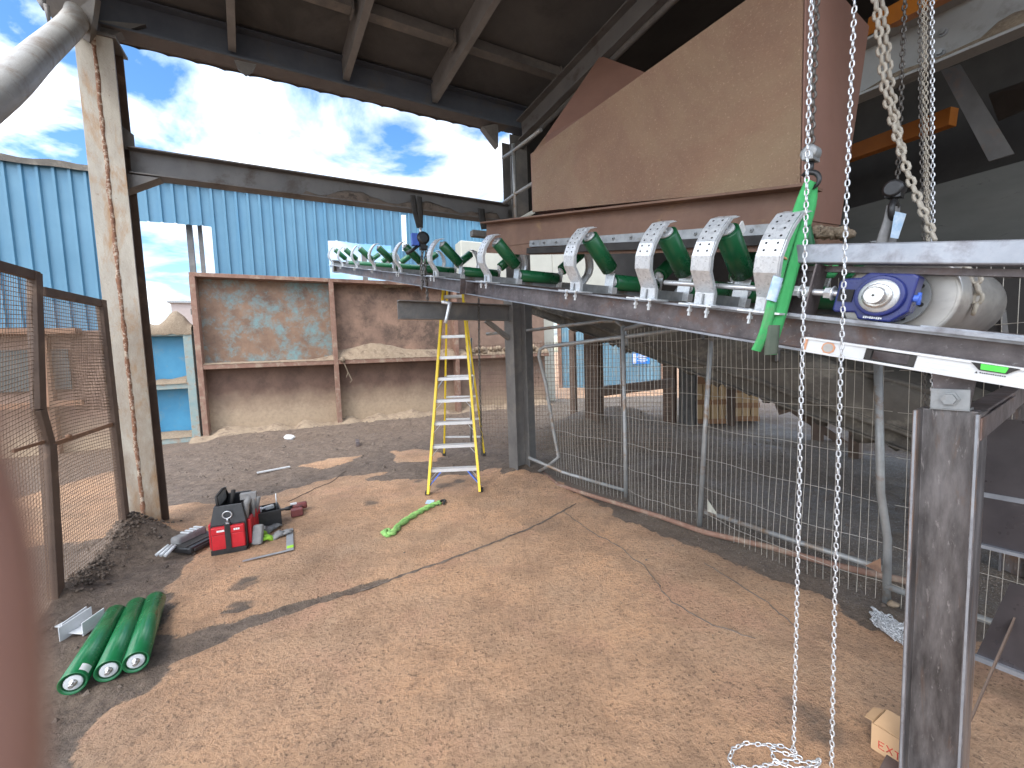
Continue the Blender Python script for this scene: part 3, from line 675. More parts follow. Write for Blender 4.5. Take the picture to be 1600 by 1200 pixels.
# troughing idlers: local x = across, y = along, z = normal
def idler_proto():
    X = V((1,0,0)); Y = V((0,1,0))
    r = empty('idler_set', (0,0,0))
    b = MB(); b.section((-.06,0,.022), (1.1,0,.022), [(-.035,-.02),(.035,-.02),(.035,-.013),(.0035,-.013),(.0035,.035),(-.0035,.035),(-.0035,-.013),(-.035,-.013)])
    b.build('base_angle', m_galvd, r)
    for sgn, c0 in ((1, 0.), (-1, 1.04)):
        def q(u, w): return V((c0+sgn*u, 0, w))
        prof = [(-.045,.008),(-.05,.065),(-.122,.16),(-.132,.222),(-.116,.285),(-.085,.345),(-.042,.393),(.014,.410)]
        b = MB(); hw = .046; th = .006
        for i in range(len(prof)-1):
            p0 = q(*prof[i]); p1 = q(*prof[i+1]); d = (p1-p0).normalized(); nn = d.cross(Y).normalized()
            b.obox((p0+p1)/2+Y*(.0003*i), (p1-p0)/2+d*.0015, Y*(hw-.0004*i), nn*th/2)
        for i in range(len(prof)-1):          # folded lip along the two edges
            p0 = q(*prof[i]); p1 = q(*prof[i+1])
            for sy in (-1, 1): b.obox((p0+p1)/2+X*sgn*.012+Y*sy*(hw+.0012), (p1-p0)/2, Y*.002, X*.012)
        b.obox(q(-.05, .004), X*.065, Y*.085, Z*.004)
        b.obox(q(.0,.005), X*.05, Y*.068, Z*.005)
        br = b.build('wing_bracket', m_galv, r, bevel=.001)
        h = MB()
        for (u0, w0), (u1, w1), ks in (((-.132,.222),(-.116,.285),(.35,.8)), ((-.116,.285),(-.085,.345),(.25,.75)), ((-.085,.345),(-.042,.393),(.25,.75)), ((-.042,.393),(.014,.410),(.5,)), ((-.045,.008),(-.05,.065),(.6,))):
            p0 = q(u0, w0); p1 = q(u1, w1); d = (p1-p0).normalized(); nn = d.cross(Y).normalized()
            if nn.x*sgn > 0: nn = -nn
            for k in ks:
                for sy in ((-1, 1) if len(ks) > 1 else (0,)): h.lathe(p0.lerp(p1, k)+Y*sy*.022+nn*.0025, nn, [(0,.0047),(.0018,.0047)], 8, False)
        h.build('bolt_hole_pattern', m_hole, br)
        n_ = MB()
        for sy in (-1, 1): n_.lathe(q(-.075,0)+Y*sy*.045+Z*.012, -Z, [(0,.013),(.012,.013),(.012,.008),(.03,.008),(.03,.013),(.042,.013),(.042,.007),(.062,.007)], 6, False)
        split_build(n_, 'clamp_bolt', m_galv, br)
        top = q(.0,.372); bot = q(.255,.165); d = (bot-top).normalized()
        b = MB(); b.lathe(top+d*.035, d, [(0,.050),(.003,.0545),(.282,.0545),(.285,.05)], 24); ro_ = b.build('wing_roller', m_green, r)
        b = MB(); b.lathe(top+d*.022, d, [(0,.02),(.0,.036),(.0115,.038)], 18); b.lathe(top+d*.004, d, [(0,.011),(.02,.011)], 8); b.lathe(bot+d*.0, d, [(0,.036),(.012,.03),(.02,.012)], 14); split_build(b, 'roller_seal', m_cap, ro_)
        b = MB(); b.obox(q(.262,.075), X*.003, Y*.04, Z*.07); b.obox(q(.285,.03), X*.02, Y*.04, Z*.022); b.obox(q(.275,.10), X*.014, Y*.003, Z*.05)
        b.build('inner_bracket', m_galv, r)
    b = MB(); b.lathe((.30,0,.085), X, [(0,.05),(.003,.0545),(.437,.0545),(.44,.05)], 24); ro_ = b.build('centre_roller', m_green, r)
    b = MB(); b.lathe((.272,0,.085), X, [(0,.012),(.018,.012),(.018,.034),(.027,.036)], 14); b.lathe((.768,0,.085), -X, [(0,.012),(.018,.012),(.018,.034),(.027,.036)], 14); split_build(b, 'roller_seal', m_cap, ro_)
    return r
px_id = [1185, 1090, 1005, 895, 760, 680, 625, 585, 557, 535, 520]
lab = ['silver troughing roller set right beside the hanging green sling', 'silver troughing roller set second from the green sling, tag on its roller', 'silver troughing roller set third from the green sling, where the threaded rod ends',
 'silver troughing roller set standing alone under the left part of the hopper skirt', 'silver troughing roller set just left of the hopper, in front of the cream cabin', 'silver troughing roller set above the splice plate, right of the blue hoist',
 'silver troughing roller set directly left of the blue hoist chain', 'fourth smallest silver roller set, second to the left of the blue hoist', 'third smallest silver roller set near the far conveyor end', 'next to last small silver roller set at the far conveyor end', 'smallest silver roller set, last one at the far conveyor end']
proto = idler_proto()
RM = Matrix((XC, D, NC)).transposed().to_4x4()
for i, x in enumerate(px_id):
    o = proto if i == 0 else copy_tree(proto)
    s = sx(x)-.02
    o.matrix_world = Matrix.Translation(cv(s, 0, BH+.001)) @ RM
    tag(o, lab[i], 'roller set', 'troughing roller sets along the conveyor')
b = MB(); s = sx(1093); q = cv(s, 0, BH+.001)+XC*.09+NC*.335; b.obox(q-D*.045+NC*.032, D*.004, (XC*.6-NC*.5)*.035, (NC*.7+XC*.5)*.02); b.build('roller_tag', m_white, label='small white paper tag stuck on a green roller end', cat='tag')
# tail drum, bearing, take-up
bs = -.335; bw = .235
drum = empty('tail_drum', cv(bs, .55, bw), 'bare steel tail drum lying across the conveyor behind the navy bearing', 'drum')
b = MB(); b.lathe(cv(bs, .14, bw), XC, [(0,.158),(0,.166),(.004,.169),(.42,.173),(.84,.169),(.845,.16)], 48); b.build('shell', m_drum, drum)
b = MB(); b.lathe(cv(bs, .137, bw), XC, [(0,.06),(0,.156),(.01,.156)], 40, False); b.build('end_disc', m_drum, drum)
b = MB(); b.lathe(cv(bs, .10, bw), XC, [(0,.075),(.0,.10),(.016,.10),(.03,.085),(.05,.085)], 32, False); b.build('hub', m_galvd, drum)
b = MB()
for k in range(8):
    a = k*math.pi/4+.2; b.lathe(cv(bs, .099, bw)+(D*math.cos(a)+NC*math.sin(a))*.083, -XC, [(0,.008),(.002,.008)], 10, False)
b.build('bolt_holes', m_hole, drum)
b = MB(); b.lathe(cv(bs, -.10, bw), XC, [(0,.026),(.003,.029),(.045,.029),(.045,.036),(.22,.036)], 28); b.build('shaft', m_shaft, drum)
b = MB(); b.lathe(cv(bs, -.1005, bw), -XC, [(0,.004),(.0005,.004)], 8, False); b.build('centre_mark', m_hole, drum)
brg = empty('bearing_unit', cv(bs, -.0, bw), 'navy blue take-up bearing housing around the bright drum shaft', 'bearing')
def bq(a, w): return cv(bs+a, 0, bw+w)
b = MB()
poly = [(-.085,.07),(-.07,.078),(.05,.078),(.07,.06),(.115,.055),(.13,.045),(.13,-.06),(.12,-.068),(.06,-.062),(.045,-.085),(-.045,-.085),(-.085,-.045)]
b.plate([bq(-a*-1, w)-XC*.03 for a, w in poly], XC*.07)
b.build('housing', m_bear, brg, bevel=.006)
b = MB(); b.lathe(bq(0,0)-XC*.046, XC, [(0,.058),(0,.068),(.02,.072)], 32); b.build('housing_ring', m_bear, brg, bevel=.002)
b = MB(); b.lathe(bq(0,0)-XC*.054, XC, [(0,.036),(0,.044),(.004,.055),(.009,.057)], 32); b.build('inner_race', m_galv, brg)
b = MB(); b.lathe(bq(0,0)-XC*.07, XC, [(0,.034),(0,.041),(.018,.041)], 28); b.build('locking_collar', m_shaft, brg)
b = MB(); b.obox(bq(.098,-.005)-XC*.032, D*.022, XC*.004, NC*.022); b.build('slot_recess', m_hole, brg)
b = MB()
for k in range(9): b.obox(bq(-.02+.006*k,-.075)-XC*.031, D*.0022, XC*.0006, NC*(.004 if k % 3 else .0025))
b.build('cast_letters', m_galv, brg)
b = MB(); b.tube([bq(-.07,.0)-XC*.01, bq(-.10,.0)-XC*.015], .012, 8); b.tube([bq(-.095,.02)-XC*.012, bq(-.10,-.02)-XC*.012], .006, 6); b.build('grease_cap', m_lblue, brg)
tr = empty('take_up_rod', cv(.2, .02, .24), 'zinc threaded take-up rod running past the roller brackets to the bearing', 'rod')
b = MB()
prof = []; L = sx(1022)-(-.21)
for i in range(int(L/.004)): prof += [(i*.004, .0115), (i*.004+.002, .0128)]
b.lathe(cv(-.22, -.005, .235), D, prof, 10); b.build('thread', m_chain, tr)
b = MB()
for s in (-.185, -.11, -.075): b.lathe(cv(s, -.005, .235), D, [(0,.022),(.024,.022)], 6, False); b.lathe(cv(s-.004, -.005, .235), D, [(0,.027),(.004,.027)], 16, False)
b.build('nut', m_galv, tr)
tb = empty('take_up_unit', cv(-.4, .02, .38), 'scaled grey square tube lying above the bearing, with its end stop', 'take-up frame')
b = MB(); b.bar(cv(.02, .02, .378), cv(-1.3, .02, .386), .075, .072, up=NC); b.build('square_tube', m_bright, tb, bevel=.006)
b = MB(); b.bar(cv(-.02, .075, .328), cv(-1.3, .075, .330), .05, .022, up=NC); b.build('slide_bar', m_mill, tb)
b = MB(); s = -.07; b.section(cv(s, .02, BH+.002), cv(s, .02, .34), [(-.055,-.05),(.055,-.05),(.055,-.044),(-.049,-.044),(-.049,.044),(.055,.044),(.055,.05),(-.055,.05)], up=D); b.build('end_stop', m_mill, tb)
# chain links drawn on the drum (a chain sling behind the frame)
def chain(name, pts, L, W, r, mat, label, cat='chain', group=None, n=5, jit=.05, parent=None):
    pts = [V(p) for p in pts]; pitch = L-2*r; b = MB(); acc = 0; k = 0; prev = None
    segs = [(pts[i], pts[i+1]) for i in range(len(pts)-1)]
    pos = 0; tot = sum((q-p).length for p, q in segs)
    tt = 0.
    while tt < tot:
        a = tt
        for p, q in segs:
            l = (q-p).length
            if a <= l: break
            a -= l
        d = (q-p).normalized(); c = p+d*a
        x = d.cross(V((.35,.93,.1))).normalized(); y = d.cross(x)
        an = (math.pi/2 if k % 2 else 0)+.55+random.uniform(-jit, jit)*3
        b.link(c, (d+V((random.uniform(-1,1), random.uniform(-1,1), random.uniform(-1,1)))*jit).normalized(), x*math.cos(an)+y*math.sin(an), L, W, r, n)
        tt += pitch; k += 1
    return b.build(name, mat, parent, loc=pts[-1] if parent is None else None, label=label, cat=cat, group=group)
def vline(px_list, Y): return [P(x, y, Y) for x, y in px_list]
HL = .0265
chain('hand_chain', [P(1272,-160,1.46), P(1262,230,1.46), P(1252,620,1.46), P(1246,900,1.46), P(1240,1172,1.475)], HL, .0165, .0026, m_chain, 'bright zinc hand chain hanging left of the other, in front of the green sling')
chain('hand_chain', [P(1342,-160,1.44), P(1327,200,1.44), P(1313,600,1.44), P(1304,950,1.44), P(1299,1215,1.43)], HL, .0165, .0026, m_chain, 'bright zinc hand chain hanging in front of the navy bearing')
# chain lying on the ground at their feet
def gpath(pl, h=.006): return [G(x, y)+Z*(h+gh(G(x,y).x, G(x,y).y)) for x, y in pl]
cgp = gpath([(1240,1176),(1222,1168),(1195,1166),(1165,1163),(1146,1172),(1139,1188),(1146,1200),(1175,1203),(1205,1196),(1235,1190),(1262,1194),(1282,1190),(1275,1200),(1240,1204),(1210,1190),(1204,1172),(1228,1180),(1250,1186)])
chain('loose_chain', cgp, HL, .0165, .0026, m_chain, 'bright chain loop lying on the concrete below the hanging chains', jit=.15)
pts = []
for i in range(130):
    f = i/129; a = i*.62
    x = 1352+80*abs(math.sin(a*.55+.3))**.8*(.6+.4*math.sin(i*.9))+12*random.random(); x = min(1440, max(1345, x))
    y = 955+(x-1345)*.62+(random.random()-.5)*38*(.3+(x-1345)/95)
    pts.append((x, y))
pts = gpath(pts, .004); pts = [p+Z*random.uniform(0, .03) for p in pts]
chain('loose_chain', pts, HL, .0165, .0027, m_chain, 'heap of zinc chain on the ground behind the bare steel post', jit=.25)
# load chain with hook and green slings
hoistA = empty('lifting_chain', P(1268,240,1.72), 'dark lifting chain ending in a hook that holds the green sling', 'lifting chain')
chain('load_chain', [P(1282,-120,1.72), P(1276,0,1.72), P(1268,228,1.72)], .0385, .026, .0048, m_chaind, None, None, parent=hoistA, n=6)
b = MB(); c = P(1267,240,1.72); b.lathe(c+XC*-.03, XC, [(0,.02),(.004,.03),(.056,.03),(.06,.02)], 14); b.obox(c-Z*.015, XC*.034, D*.02, Z*.016); b.build('hook_block', m_galvd, hoistA, bevel=.003)
b = MB(); hk = []
for i in range(15):
    a = -math.pi*.5+i*(1.45*math.pi)/14; hk.append(c-Z*.105+(D*math.cos(a+2.2)+Z*math.sin(a+2.2))*.032)
b.tube([c-Z*.03, c-Z*.06]+hk, [.012,.012]+[.012-.0004*i for i in range(15)], 8); b.build('hook', m_black, hoistA)
def ribbon(b, pts, wdir, w, th=.004):
    pts = [V(p) for p in pts]
    for sgn in (1,):
        rows = []
        for i, p in enumerate(pts):
            d = (pts[min(i+1, len(pts)-1)]-pts[max(i-1, 0)]).normalized(); ww = (wdir-d*wdir.dot(d)).normalized(); nn = d.cross(ww)
            o = .003*MN.noise(p*14)
            rows.append([p-ww*w/2-nn*th, p-ww*w*.2+nn*(o-th*1.3), p+ww*w*.2+nn*(-o-th*1.3), p+ww*w/2-nn*th, p+ww*w/2+nn*th, p+ww*w*.2+nn*(th*1.2+o), p-ww*w*.2+nn*(th*1.2-o), p-ww*w/2+nn*th, p-ww*w/2-nn*th])
        b.grid(rows)
sl = empty('lifting_sling', P(1215,420,1.66), 'green webbing lifting sling looped from the hook around the conveyor beam', 'sling')
b = MB(); ribbon(b, smooth([P(1266,283,1.70), P(1254,310,1.69), P(1240,352,1.67), P(1222,410,1.655), P(1207,470,1.65), P(1194,520,1.66), P(1181,548,1.68)], 4), RT, .038); b.build('front_strap', m_sling, sl)
b = MB(); ribbon(b, smooth([P(1268,285,1.73), P(1266,320,1.70), P(1251,375,1.68), P(1236,430,1.67), P(1220,490,1.665), P(1208,530,1.67), P(1205,554,1.68)], 4), RT, .044); b.build('rear_strap', m_sling, sl)
b = MB(); ribbon(b, [P(1208,508,1.658), P(1206,535,1.66), P(1204.5,553,1.675)], RT, .049, .006); b.build('dirty_strap_end', m_slingd, sl)
b = MB(); ribbon(b, [P(1216,433,1.644), P(1211,450,1.641), P(1205,470,1.639)], RT, .040, .002); b.build('sling_label', m_label, sl)
b = MB(); ribbon(b, smooth([P(1271,417,1.75), P(1285,423,1.73), P(1300,425,1.75), P(1308,417,1.8)], 4), Z, .05); b.build('loose_tail', m_sling, sl)
b = MB(); b.tube(smooth([P(1208,398,1.648), P(1215,401,1.64), P(1224,402,1.64), P(1229,405,1.65)], 3), .004, 6); b.build('red_band', m_orangep, sl)
# second lifting point: slack load chain, bundles, hook and grey sling
YB = 2.05
lc = empty('lifting_chain', P(1398,310,YB), 'slack dusty beige double lifting chain with a black hook behind the square tube', 'lifting chain')
chain('load_chain', [P(1358,-120,YB), P(1370,20,YB), P(1382,140,YB), P(1400,210,YB), P(1420,275,YB-.05), P(1442,330,YB-.1), P(1462,378,YB-.12)], .056, .038, .0078, m_chainb, None, None, parent=lc, n=6)
chain('load_chain', [P(1368,-120,YB+.04), P(1380,20,YB+.04), P(1392,140,YB+.04), P(1403,205,YB+.02), P(1412,250,YB)], .056, .038, .0078, m_chainb, None, None, parent=lc, n=6)
chain('load_chain', [P(1417,-100,YB+.1), P(1413,20,YB+.1), P(1408,150,YB+.1), P(1402,285,YB+.05)], .036, .024, .0045, m_chaind, None, None, parent=lc, n=6)
b = MB(); c = P(1398,296,YB); b.lathe(c-XC*.04, XC, [(0,.03),(.006,.04),(.07,.04),(.08,.03)], 14); b.obox(c-Z*.02, XC*.03, D*.03, Z*.02)
hk = [c-Z*.10+(XC*math.cos(a+2.2)+Z*math.sin(a+2.2))*.04 for a in [-math.pi*.5+i*(1.45*math.pi)/14 for i in range(15)]]
b.tube([c-Z*.03, c-Z*.06]+hk, .014, 8); b.build('hook', m_black, lc)
sg = empty('lifting_sling', P(1390,350,YB), 'grey-green dirty webbing sling hanging from the black hook', 'sling')
b = MB(); ribbon(b, smooth([P(1394,322,YB), P(1389,345,YB), P(1380,372,YB), P(1372,400,YB)], 4), RT, .05); ribbon(b, smooth([P(1398,322,YB+.02), P(1396,345,YB+.02), P(1392,372,YB+.02), P(1390,400,YB)], 4), RT, .05); split_build(b, 'strap', m_gfab, sg)
b = MB(); b.plate([P(1398,330,YB-.03), P(1416,334,YB-.03), P(1403,373,YB-.03), P(1391,371,YB-.03)], XC*.004); b.build('sling_label', m_label, sg)
chain('hand_chain', vline([(1436,-120),(1438,150),(1444,420),(1446,700)], 2.0), HL, .0175, .0028, m_chaind, 'dark hand chain at the left of the hanging bundle by the grey wall')
chain('hand_chain', vline([(1446,-120),(1447,150),(1450,300),(1452,420)], 2.05), HL, .0175, .0028, m_chainb, 'beige hand chain in the middle of the hanging bundle by the grey wall')
chain('hand_chain', vline([(1456,-120),(1457,150),(1458,420),(1456,700)], 1.97), HL, .0175, .0028, m_chain, 'zinc hand chain at the right of the hanging bundle by the grey wall')
chain('chain_sling', [cv(bs, .30, bw)+(-D*math.cos(rad(a))+NC*math.sin(rad(a)))*.182 for a in (75, 50, 30, 12, -5, -14)], .050, .036, .007, m_chainb, 'short dark chain hanging over the tail drum', n=6)
chain('hand_chain', vline([(1440,-120),(1442,150),(1447,300),(1449,420)], 2.12), HL, .0175, .0028, m_chainb, 'second beige hand chain at the back of the hanging bundle, tangled with the dark one')
chain('hand_chain', vline([(1451,-120),(1453,150),(1454,420)], 2.16), HL, .0175, .0028, m_chaind, 'dark hand chain hidden behind the zinc one in the hanging bundle')
# spirit level clipped on the beam
lv = empty('spirit_level', cv(-.43, -.03, .03), 'silver spirit level with a green vial held against the conveyor beam', 'spirit level')
ls0, ls1, lu, lw, lh = -.145, -.98, -.026, .033, .058
def lq(s, w, o=0): return cv(s, lu-.014-o, lw+w)
def lpoly(b, pts, o, th): b.plate([lq(s, w, o) for s, w in pts], XC*(-th))
b = MB(); hw = lh/2
# body: rails and webs around the hand holes
b.bar(cv(ls0, lu, lw+hw-.004), cv(ls1, lu, lw+hw-.004), .026, .008, up=NC); b.bar(cv(ls0, lu, lw-hw+.004), cv(ls1, lu, lw-hw+.004), .026, .008, up=NC)
for s_a, s_b in ((-.155,-.345),(-.475,-.98)):
    b.bar(cv(s_a, lu, lw), cv(s_b, lu, lw), .014, lh-.016, up=NC)
for w in (-.012, .004): b.bar(cv(-.475, lu-.007, lw+w), cv(-.98, lu-.007, lw+w), .002, .0015, up=NC)
b.build('body', m_alu, lv, bevel=.001)
b = MB(); lpoly(b, [(-.60,.0255),(-.622,.005),(-.678,.005),(-.70,.0255)], -.004, .004); 
b.build('vial_mount', m_rubber, lv)
b = MB(); lpoly(b, [(-.622,.0245),(-.625,.0075),(-.675,.0075),(-.678,.0245)], -.001, .0035); b.build('vial', m_vial, lv)
b = MB()
for s_ in (-.645,-.656): lpoly(b, [(s_,.0243),(s_,.0078),(s_-.0012,.0078),(s_-.0012,.0243)], .0008, .0012)
lpoly(b, [(-.615,-.006),(-.618,.0005),(-.621,-.006)], -.006, .0012)
for k in range(12): lpoly(b, [(-.625-.0045*k,-.0045),(-.625-.0045*k,-.0015+.0012*(k%3==0)),(-.628-.0045*k,-.0015),(-.628-.0045*k,-.0045)], -.006, .0012)
b.build('printed_marks', m_black, lv)
b = MB(); c = lq(-.229, 0, -.003); b.lathe(c+XC*.0, XC, [(0,.016),(0,.0225),(.008,.0225),(.008,.016)], 8, False); b.build('round_vial_ring', m_orangep, lv)
b = MB(); b.lathe(c-XC*.001, XC, [(0,.0165),(.004,.0165)], 16, False); b.build('round_vial', m_drum, lv)
b = MB()
for a, e in (((-.345,.022),(-.365,.022)),): pass
b.bar(cv(-.345, lu, lw+.019), cv(-.475, lu, lw+.019), .02, .006, up=NC); b.bar(cv(-.345, lu, lw-.019), cv(-.475, lu, lw-.019), .02, .006, up=NC)
b.bar(cv(-.342, lu, lw), cv(-.36, lu, lw), .02, .04, up=NC); b.bar(cv(-.46, lu, lw), cv(-.478, lu, lw), .02, .04, up=NC)
b.build('hand_hole', m_rubber, lv)
b = MB(); b.bar(cv(-.142, lu, lw), cv(-.156, lu, lw), .024, lh-.004, up=NC); b.build('end_cap', m_orangep, lv)
# ------------------------------------------------------------------ near support frame
ns = empty('conveyor_stand', V((1.42,1.34,0)), 'bare mill-scale steel post with a bolted cleat and cross beam, nearest at the right', 'support post')
pl_ = P(1426,641,1.345); prr = V((1.41,1.222,pl_.z)); ax = (prr-pl_); ax.z = 0; wd = ax.length; ax.normalize()
px_ = V((-ax.y, ax.x, 0)); px_ = px_ if px_.dot(XC) > 0 else -px_
pz = pl_.z; fw = .15
b = MB(); cpt = (pl_+prr)/2+px_*fw/2
b.ibeam(V((cpt.x, cpt.y, -.02)), V((cpt.x, cpt.y, pz)), fw, wd, .012, .009, up=ax); b.build('post', m_millz, ns, bevel=.002)
b = MB(); b.obox(V((cpt.x, cpt.y, .008))+Z*0, ax*.13, px_*.13, Z*.008); b.build('base_plate', m_mill, ns)
cl = P(1498,622,1.40); 
b = MB(); c0 = V((cpt.x, cpt.y, pz))-px_*.0
b.obox(c0-px_*.01+Z*.036, ax*.045, px_*.005, Z*.034); b.obox(c0+px_*.02+Z*.004, ax*.045, px_*.035, Z*.004); b.build('cleat', m_galvd, ns, bevel=.002)
b = MB(); b.lathe(c0-px_*.015+Z*.038, -px_, [(0,.024),(.006,.024),(.006,.018),(.02,.018)], 6, False); b.build('bolt', m_galvd, ns)
b = MB(); b.plate([c0+Z*.004+px_*.02+ax*.04, c0+Z*.13+px_*.02+ax*.055, c0+Z*.13+px_*.02-ax*.05, c0+Z*.004+px_*.02-ax*.04], px_*.008); b.build('upper_cleat', m_mill, ns)
b = MB()
for e in (pl_+ax*.006, prr-ax*.006): b.bar(V((e.x, e.y, .0))-px_*.0004, V((e.x, e.y, pz))-px_*.0004, .0008, .006, up=ax)
b.build('bright_edge', m_bright, ns)  # thin bright strips on the post's flange toes
b = MB(); cb0 = V((prr.x, prr.y, pz-.045))-ax*.035; b.bar(cb0+px_*.152, cb0+px_*2.3, .06, .085); b.bar(cb0+px_*.0+ax*.037, cb0+px_*.8+ax*.037, .006, .07); b.build('cross_beam', m_mill, ns, bevel=.003)
far = cpt+px_*2.35
b = MB(); b.ibeam(V((far.x, far.y, -.02)), V((far.x, far.y, pz)), fw, wd, .012, .009, up=ax); b.build('far_post', m_millz, ns, bevel=.002)
def nq(a, z, o=.0): return V((cpt.x, cpt.y, z))+px_*a+ax*o
b = MB(); b.bar(P(1516,1126,1.50), P(1640,842,1.66), .03, .006, up=ax); b.build('diagonal_brace', m_brown, ns)
gp_ = empty('guard_plate', nq(.6,.73,.2), 'dark shiny scratched steel plate standing behind the bare steel post', 'steel plate')
b = MB(); b.plate([nq(.6,.74,-.02), nq(.6,.74,.7), nq(.6,1.27,.7), nq(.6,1.27,-.02)], px_*.006); b.build('plate', m_plate, gp_)
b = MB(); b.bar(nq(.59,.735,-.03), nq(.59,.735,.7), .02, .014); b.bar(nq(.597,.95,-.0), nq(.597,.95,.7), .004, .02); b.build('plate_edge', m_bright, gp_)
gp2 = empty('guard_plate', nq(.62,.24,.3), 'lower dark steel plate on edge behind the diagonal brace', 'steel plate')
b = MB(); b.plate([nq(.62,.24,.02), nq(.62,.24,.8), nq(.62,.60,.8), nq(.62,.60,.10)], px_*.006); b.build('plate', m_plate, gp2)
b = MB(); b.bar(nq(.61,.235,-.02), nq(.61,.235,.8), .02, .02); b.build('plate_edge', m_bright, gp2)
b = MB(); b.bar(nq(.65,0,.72), nq(.65,1.3,.72), .05, .05, up=ax); b.build('plate_leg', m_mill, gp_)
# ------------------------------------------------------------------ mid support of the conveyor
mp = G(812,730,.10); mz = 2.20
ms = empty('conveyor_stand', V((mp.x, mp.y, 0)), 'grey steel post with a cantilever channel under the conveyor, behind the yellow ladder', 'support post')
b = MB(); b.ibeam(V((mp.x, mp.y, -.05)), V((mp.x, mp.y, 2.37)), .2, .2, .013, .01, up=XC); b.build('post', m_dsteel, ms, bevel=.002)
xd = V((-dh.y*-1, 0, 0))
l_ = PL(621,485, V((mp.x, mp.y, mz)), dh); ln = (V((l_.x, l_.y, 0))-V((mp.x, mp.y, 0))).length
b = MB(); c0 = V((mp.x, mp.y, mz-.20))-XC*.10; c1 = V((mp.x, mp.y, mz-.20))-XC*ln
b.chan(c0-dh*.0, c1-dh*.0, .075, .20, .012, .009, flip=True); b.build('cantilever_channel', m_dsteel, ms, bevel=.002)
b = MB(); b.bar(V((mp.x, mp.y, mz-.42))-XC*.10, V((mp.x, mp.y, mz-.20))-XC*.42, .06, .05); b.build('knee_brace', m_dsteel, ms)
b = MB(); b.tube(smooth([P(690,472,4.55), P(702,474,4.55), P(702,478,4.52), P(696,505,4.5)], 3), .02, 6); b.build('hooked_bar', m_galv, label='bent pale bar hooked over the cantilever channel by the ladder', cat='bar')
# hoist under the crossing beam
hs = empty('lever_hoist', P(655,375,5.1), 'blue lever hoist strapped under the crossing beam, its chain on the conveyor', 'hoist')
b = MB(); ribbon(b, [EP(645,305,-.1), EP(648,330,-.1), EP(655,356,-.1)], E1, .06); ribbon(b, [EP(655,307,-.1), EP(657,335,-.1), EP(657,356,-.1)], E1, .06); split_build(b, 'strap', m_rubber, hs)
q = EP(657,360,-.1)
b = MB(); b.tube([q+Z*.03, q-Z*.02, q+E1*.03-Z*.06, q-Z*.09, q-E1*.02-Z*.07], .016, 6); b.build('top_hook', m_chain, hs)
q = EP(660,373,-.1)
b = MB(); b.lathe(q-E2*.06, E2, [(0,.05),(.01,.075),(.09,.075),(.1,.05)], 16); b.obox(q-Z*.09, E1*.035, E2*.04, Z*.04); b.build('hoist_body', m_black, hs)
b = MB(); b.obox(q-E1*.09-Z*.02, E1*.04, E2*.03, Z*.07); b.build('hoist_cover', m_lblue, hs)
b = MB(); b.tube([q-Z*.04, q-E1*.12-Z*.14, q-E1*.2-Z*.19], [.02,.018,.024], 8); b.build('lever', m_black, hs)
chain('hoist_chain', [q-Z*.1, EP(658,420,-.12), P(660,440,4.9), P(659,452,4.7)], .06, .04, .008, m_chaind, None, None, parent=hs)
chain('hoist_chain', [q-Z*.1+E1*.05, EP(664,410,-.12), P(667,450,5.1), P(668,468,5.0)], .06, .04, .008, m_chaind, None, None, parent=hs)
bs2 = empty('beam_strap', EP(757,340,-.1), 'dark webbing strap round the right end of the crossing beam', 'strap')
b = MB(); ribbon(b, [EP(752,326,-.1), EP(753,340,-.1), EP(757,358,-.1)], E1, .09); b.build('strap', m_rubber, bs2)
b = MB(); b.obox(EP(748,366,-.1), E1*.1, E2*.05, Z*.035); b.build('bracket', m_dsteel, bs2)
chain('hanging_chain', [P(748,468,4.9), P(749,560,4.95), P(751,640,5.0), P(753,712,5.2)], .05, .034, .006, m_chaind, 'thin dark chain hanging beside the yellow ladder')
b = MB(); q0 = P(629,338,9.); q1 = P(632,392,9.)
b.plate([P(627,336,9), P(634,336,9), P(636,392,9), P(629,392,9)], E2*.03); b.build('perforated_strip', m_galv, label='pale perforated strip hanging on the blue cladding', cat='strip')
# ------------------------------------------------------------------ ladder
fl_, fr_ = G(668,772), G(752,768)
bl_, br_ = G(694,711), G(757,711)
mid = (fl_+fr_)/2; lax = (fr_-fl_).normalized(); lb_ = Z.cross(lax)
LH = 2.5; apx = (fl_+fr_+bl_+br_)/4; tl = P(692,445,apx.y-.1); trr = P(724,445,apx.y-.1); tl.z = trr.z = LH
lad = empty('step_ladder', (fl_+br_)/2, 'yellow fibreglass step ladder with aluminium treads standing under the conveyor', 'ladder')
def along(a, b, z): return a.lerp(b, z/LH)
for a, b_ in ((fl_, tl), (fr_, trr)):
    b = MB(); b.chan(a-lax*0, b_, .028, .075, .004, .004, up=-lb_, flip=(a is fr_)); b.build('front_rail', m_yel, lad)
rt0, rt1 = tl+V((.03,.16,-.02)), trr+V((-.03,.16,-.02))
for a, b_ in ((bl_, rt0), (br_, rt1)):
    b = MB(); b.bar(a, b_, .024, .05, up=-lb_); b.build('rear_rail', m_yel, lad)
for i in range(9):
    z = .27+.262*i; p0 = along(fl_, tl, z); p1 = along(fr_, trr, z)
    b = MB(); b.section(p0, p1, [(-.045,-.03),(-.04,-.03),(-.04,0),(.04,0),(.04,-.03),(.045,-.03),(.045,.005),(-.045,.005)])
    if i < 4:
        for a, c, s_ in ((p0, fl_, 1), (p1, fr_, -1)):
            e = along(fl_ if s_ > 0 else fr_, tl if s_ > 0 else trr, z-.14); b.bar(a+lax*s_*.11-Z*.01, e, .012, .004)
    b.build('tread', m_alu, lad)
b = MB()
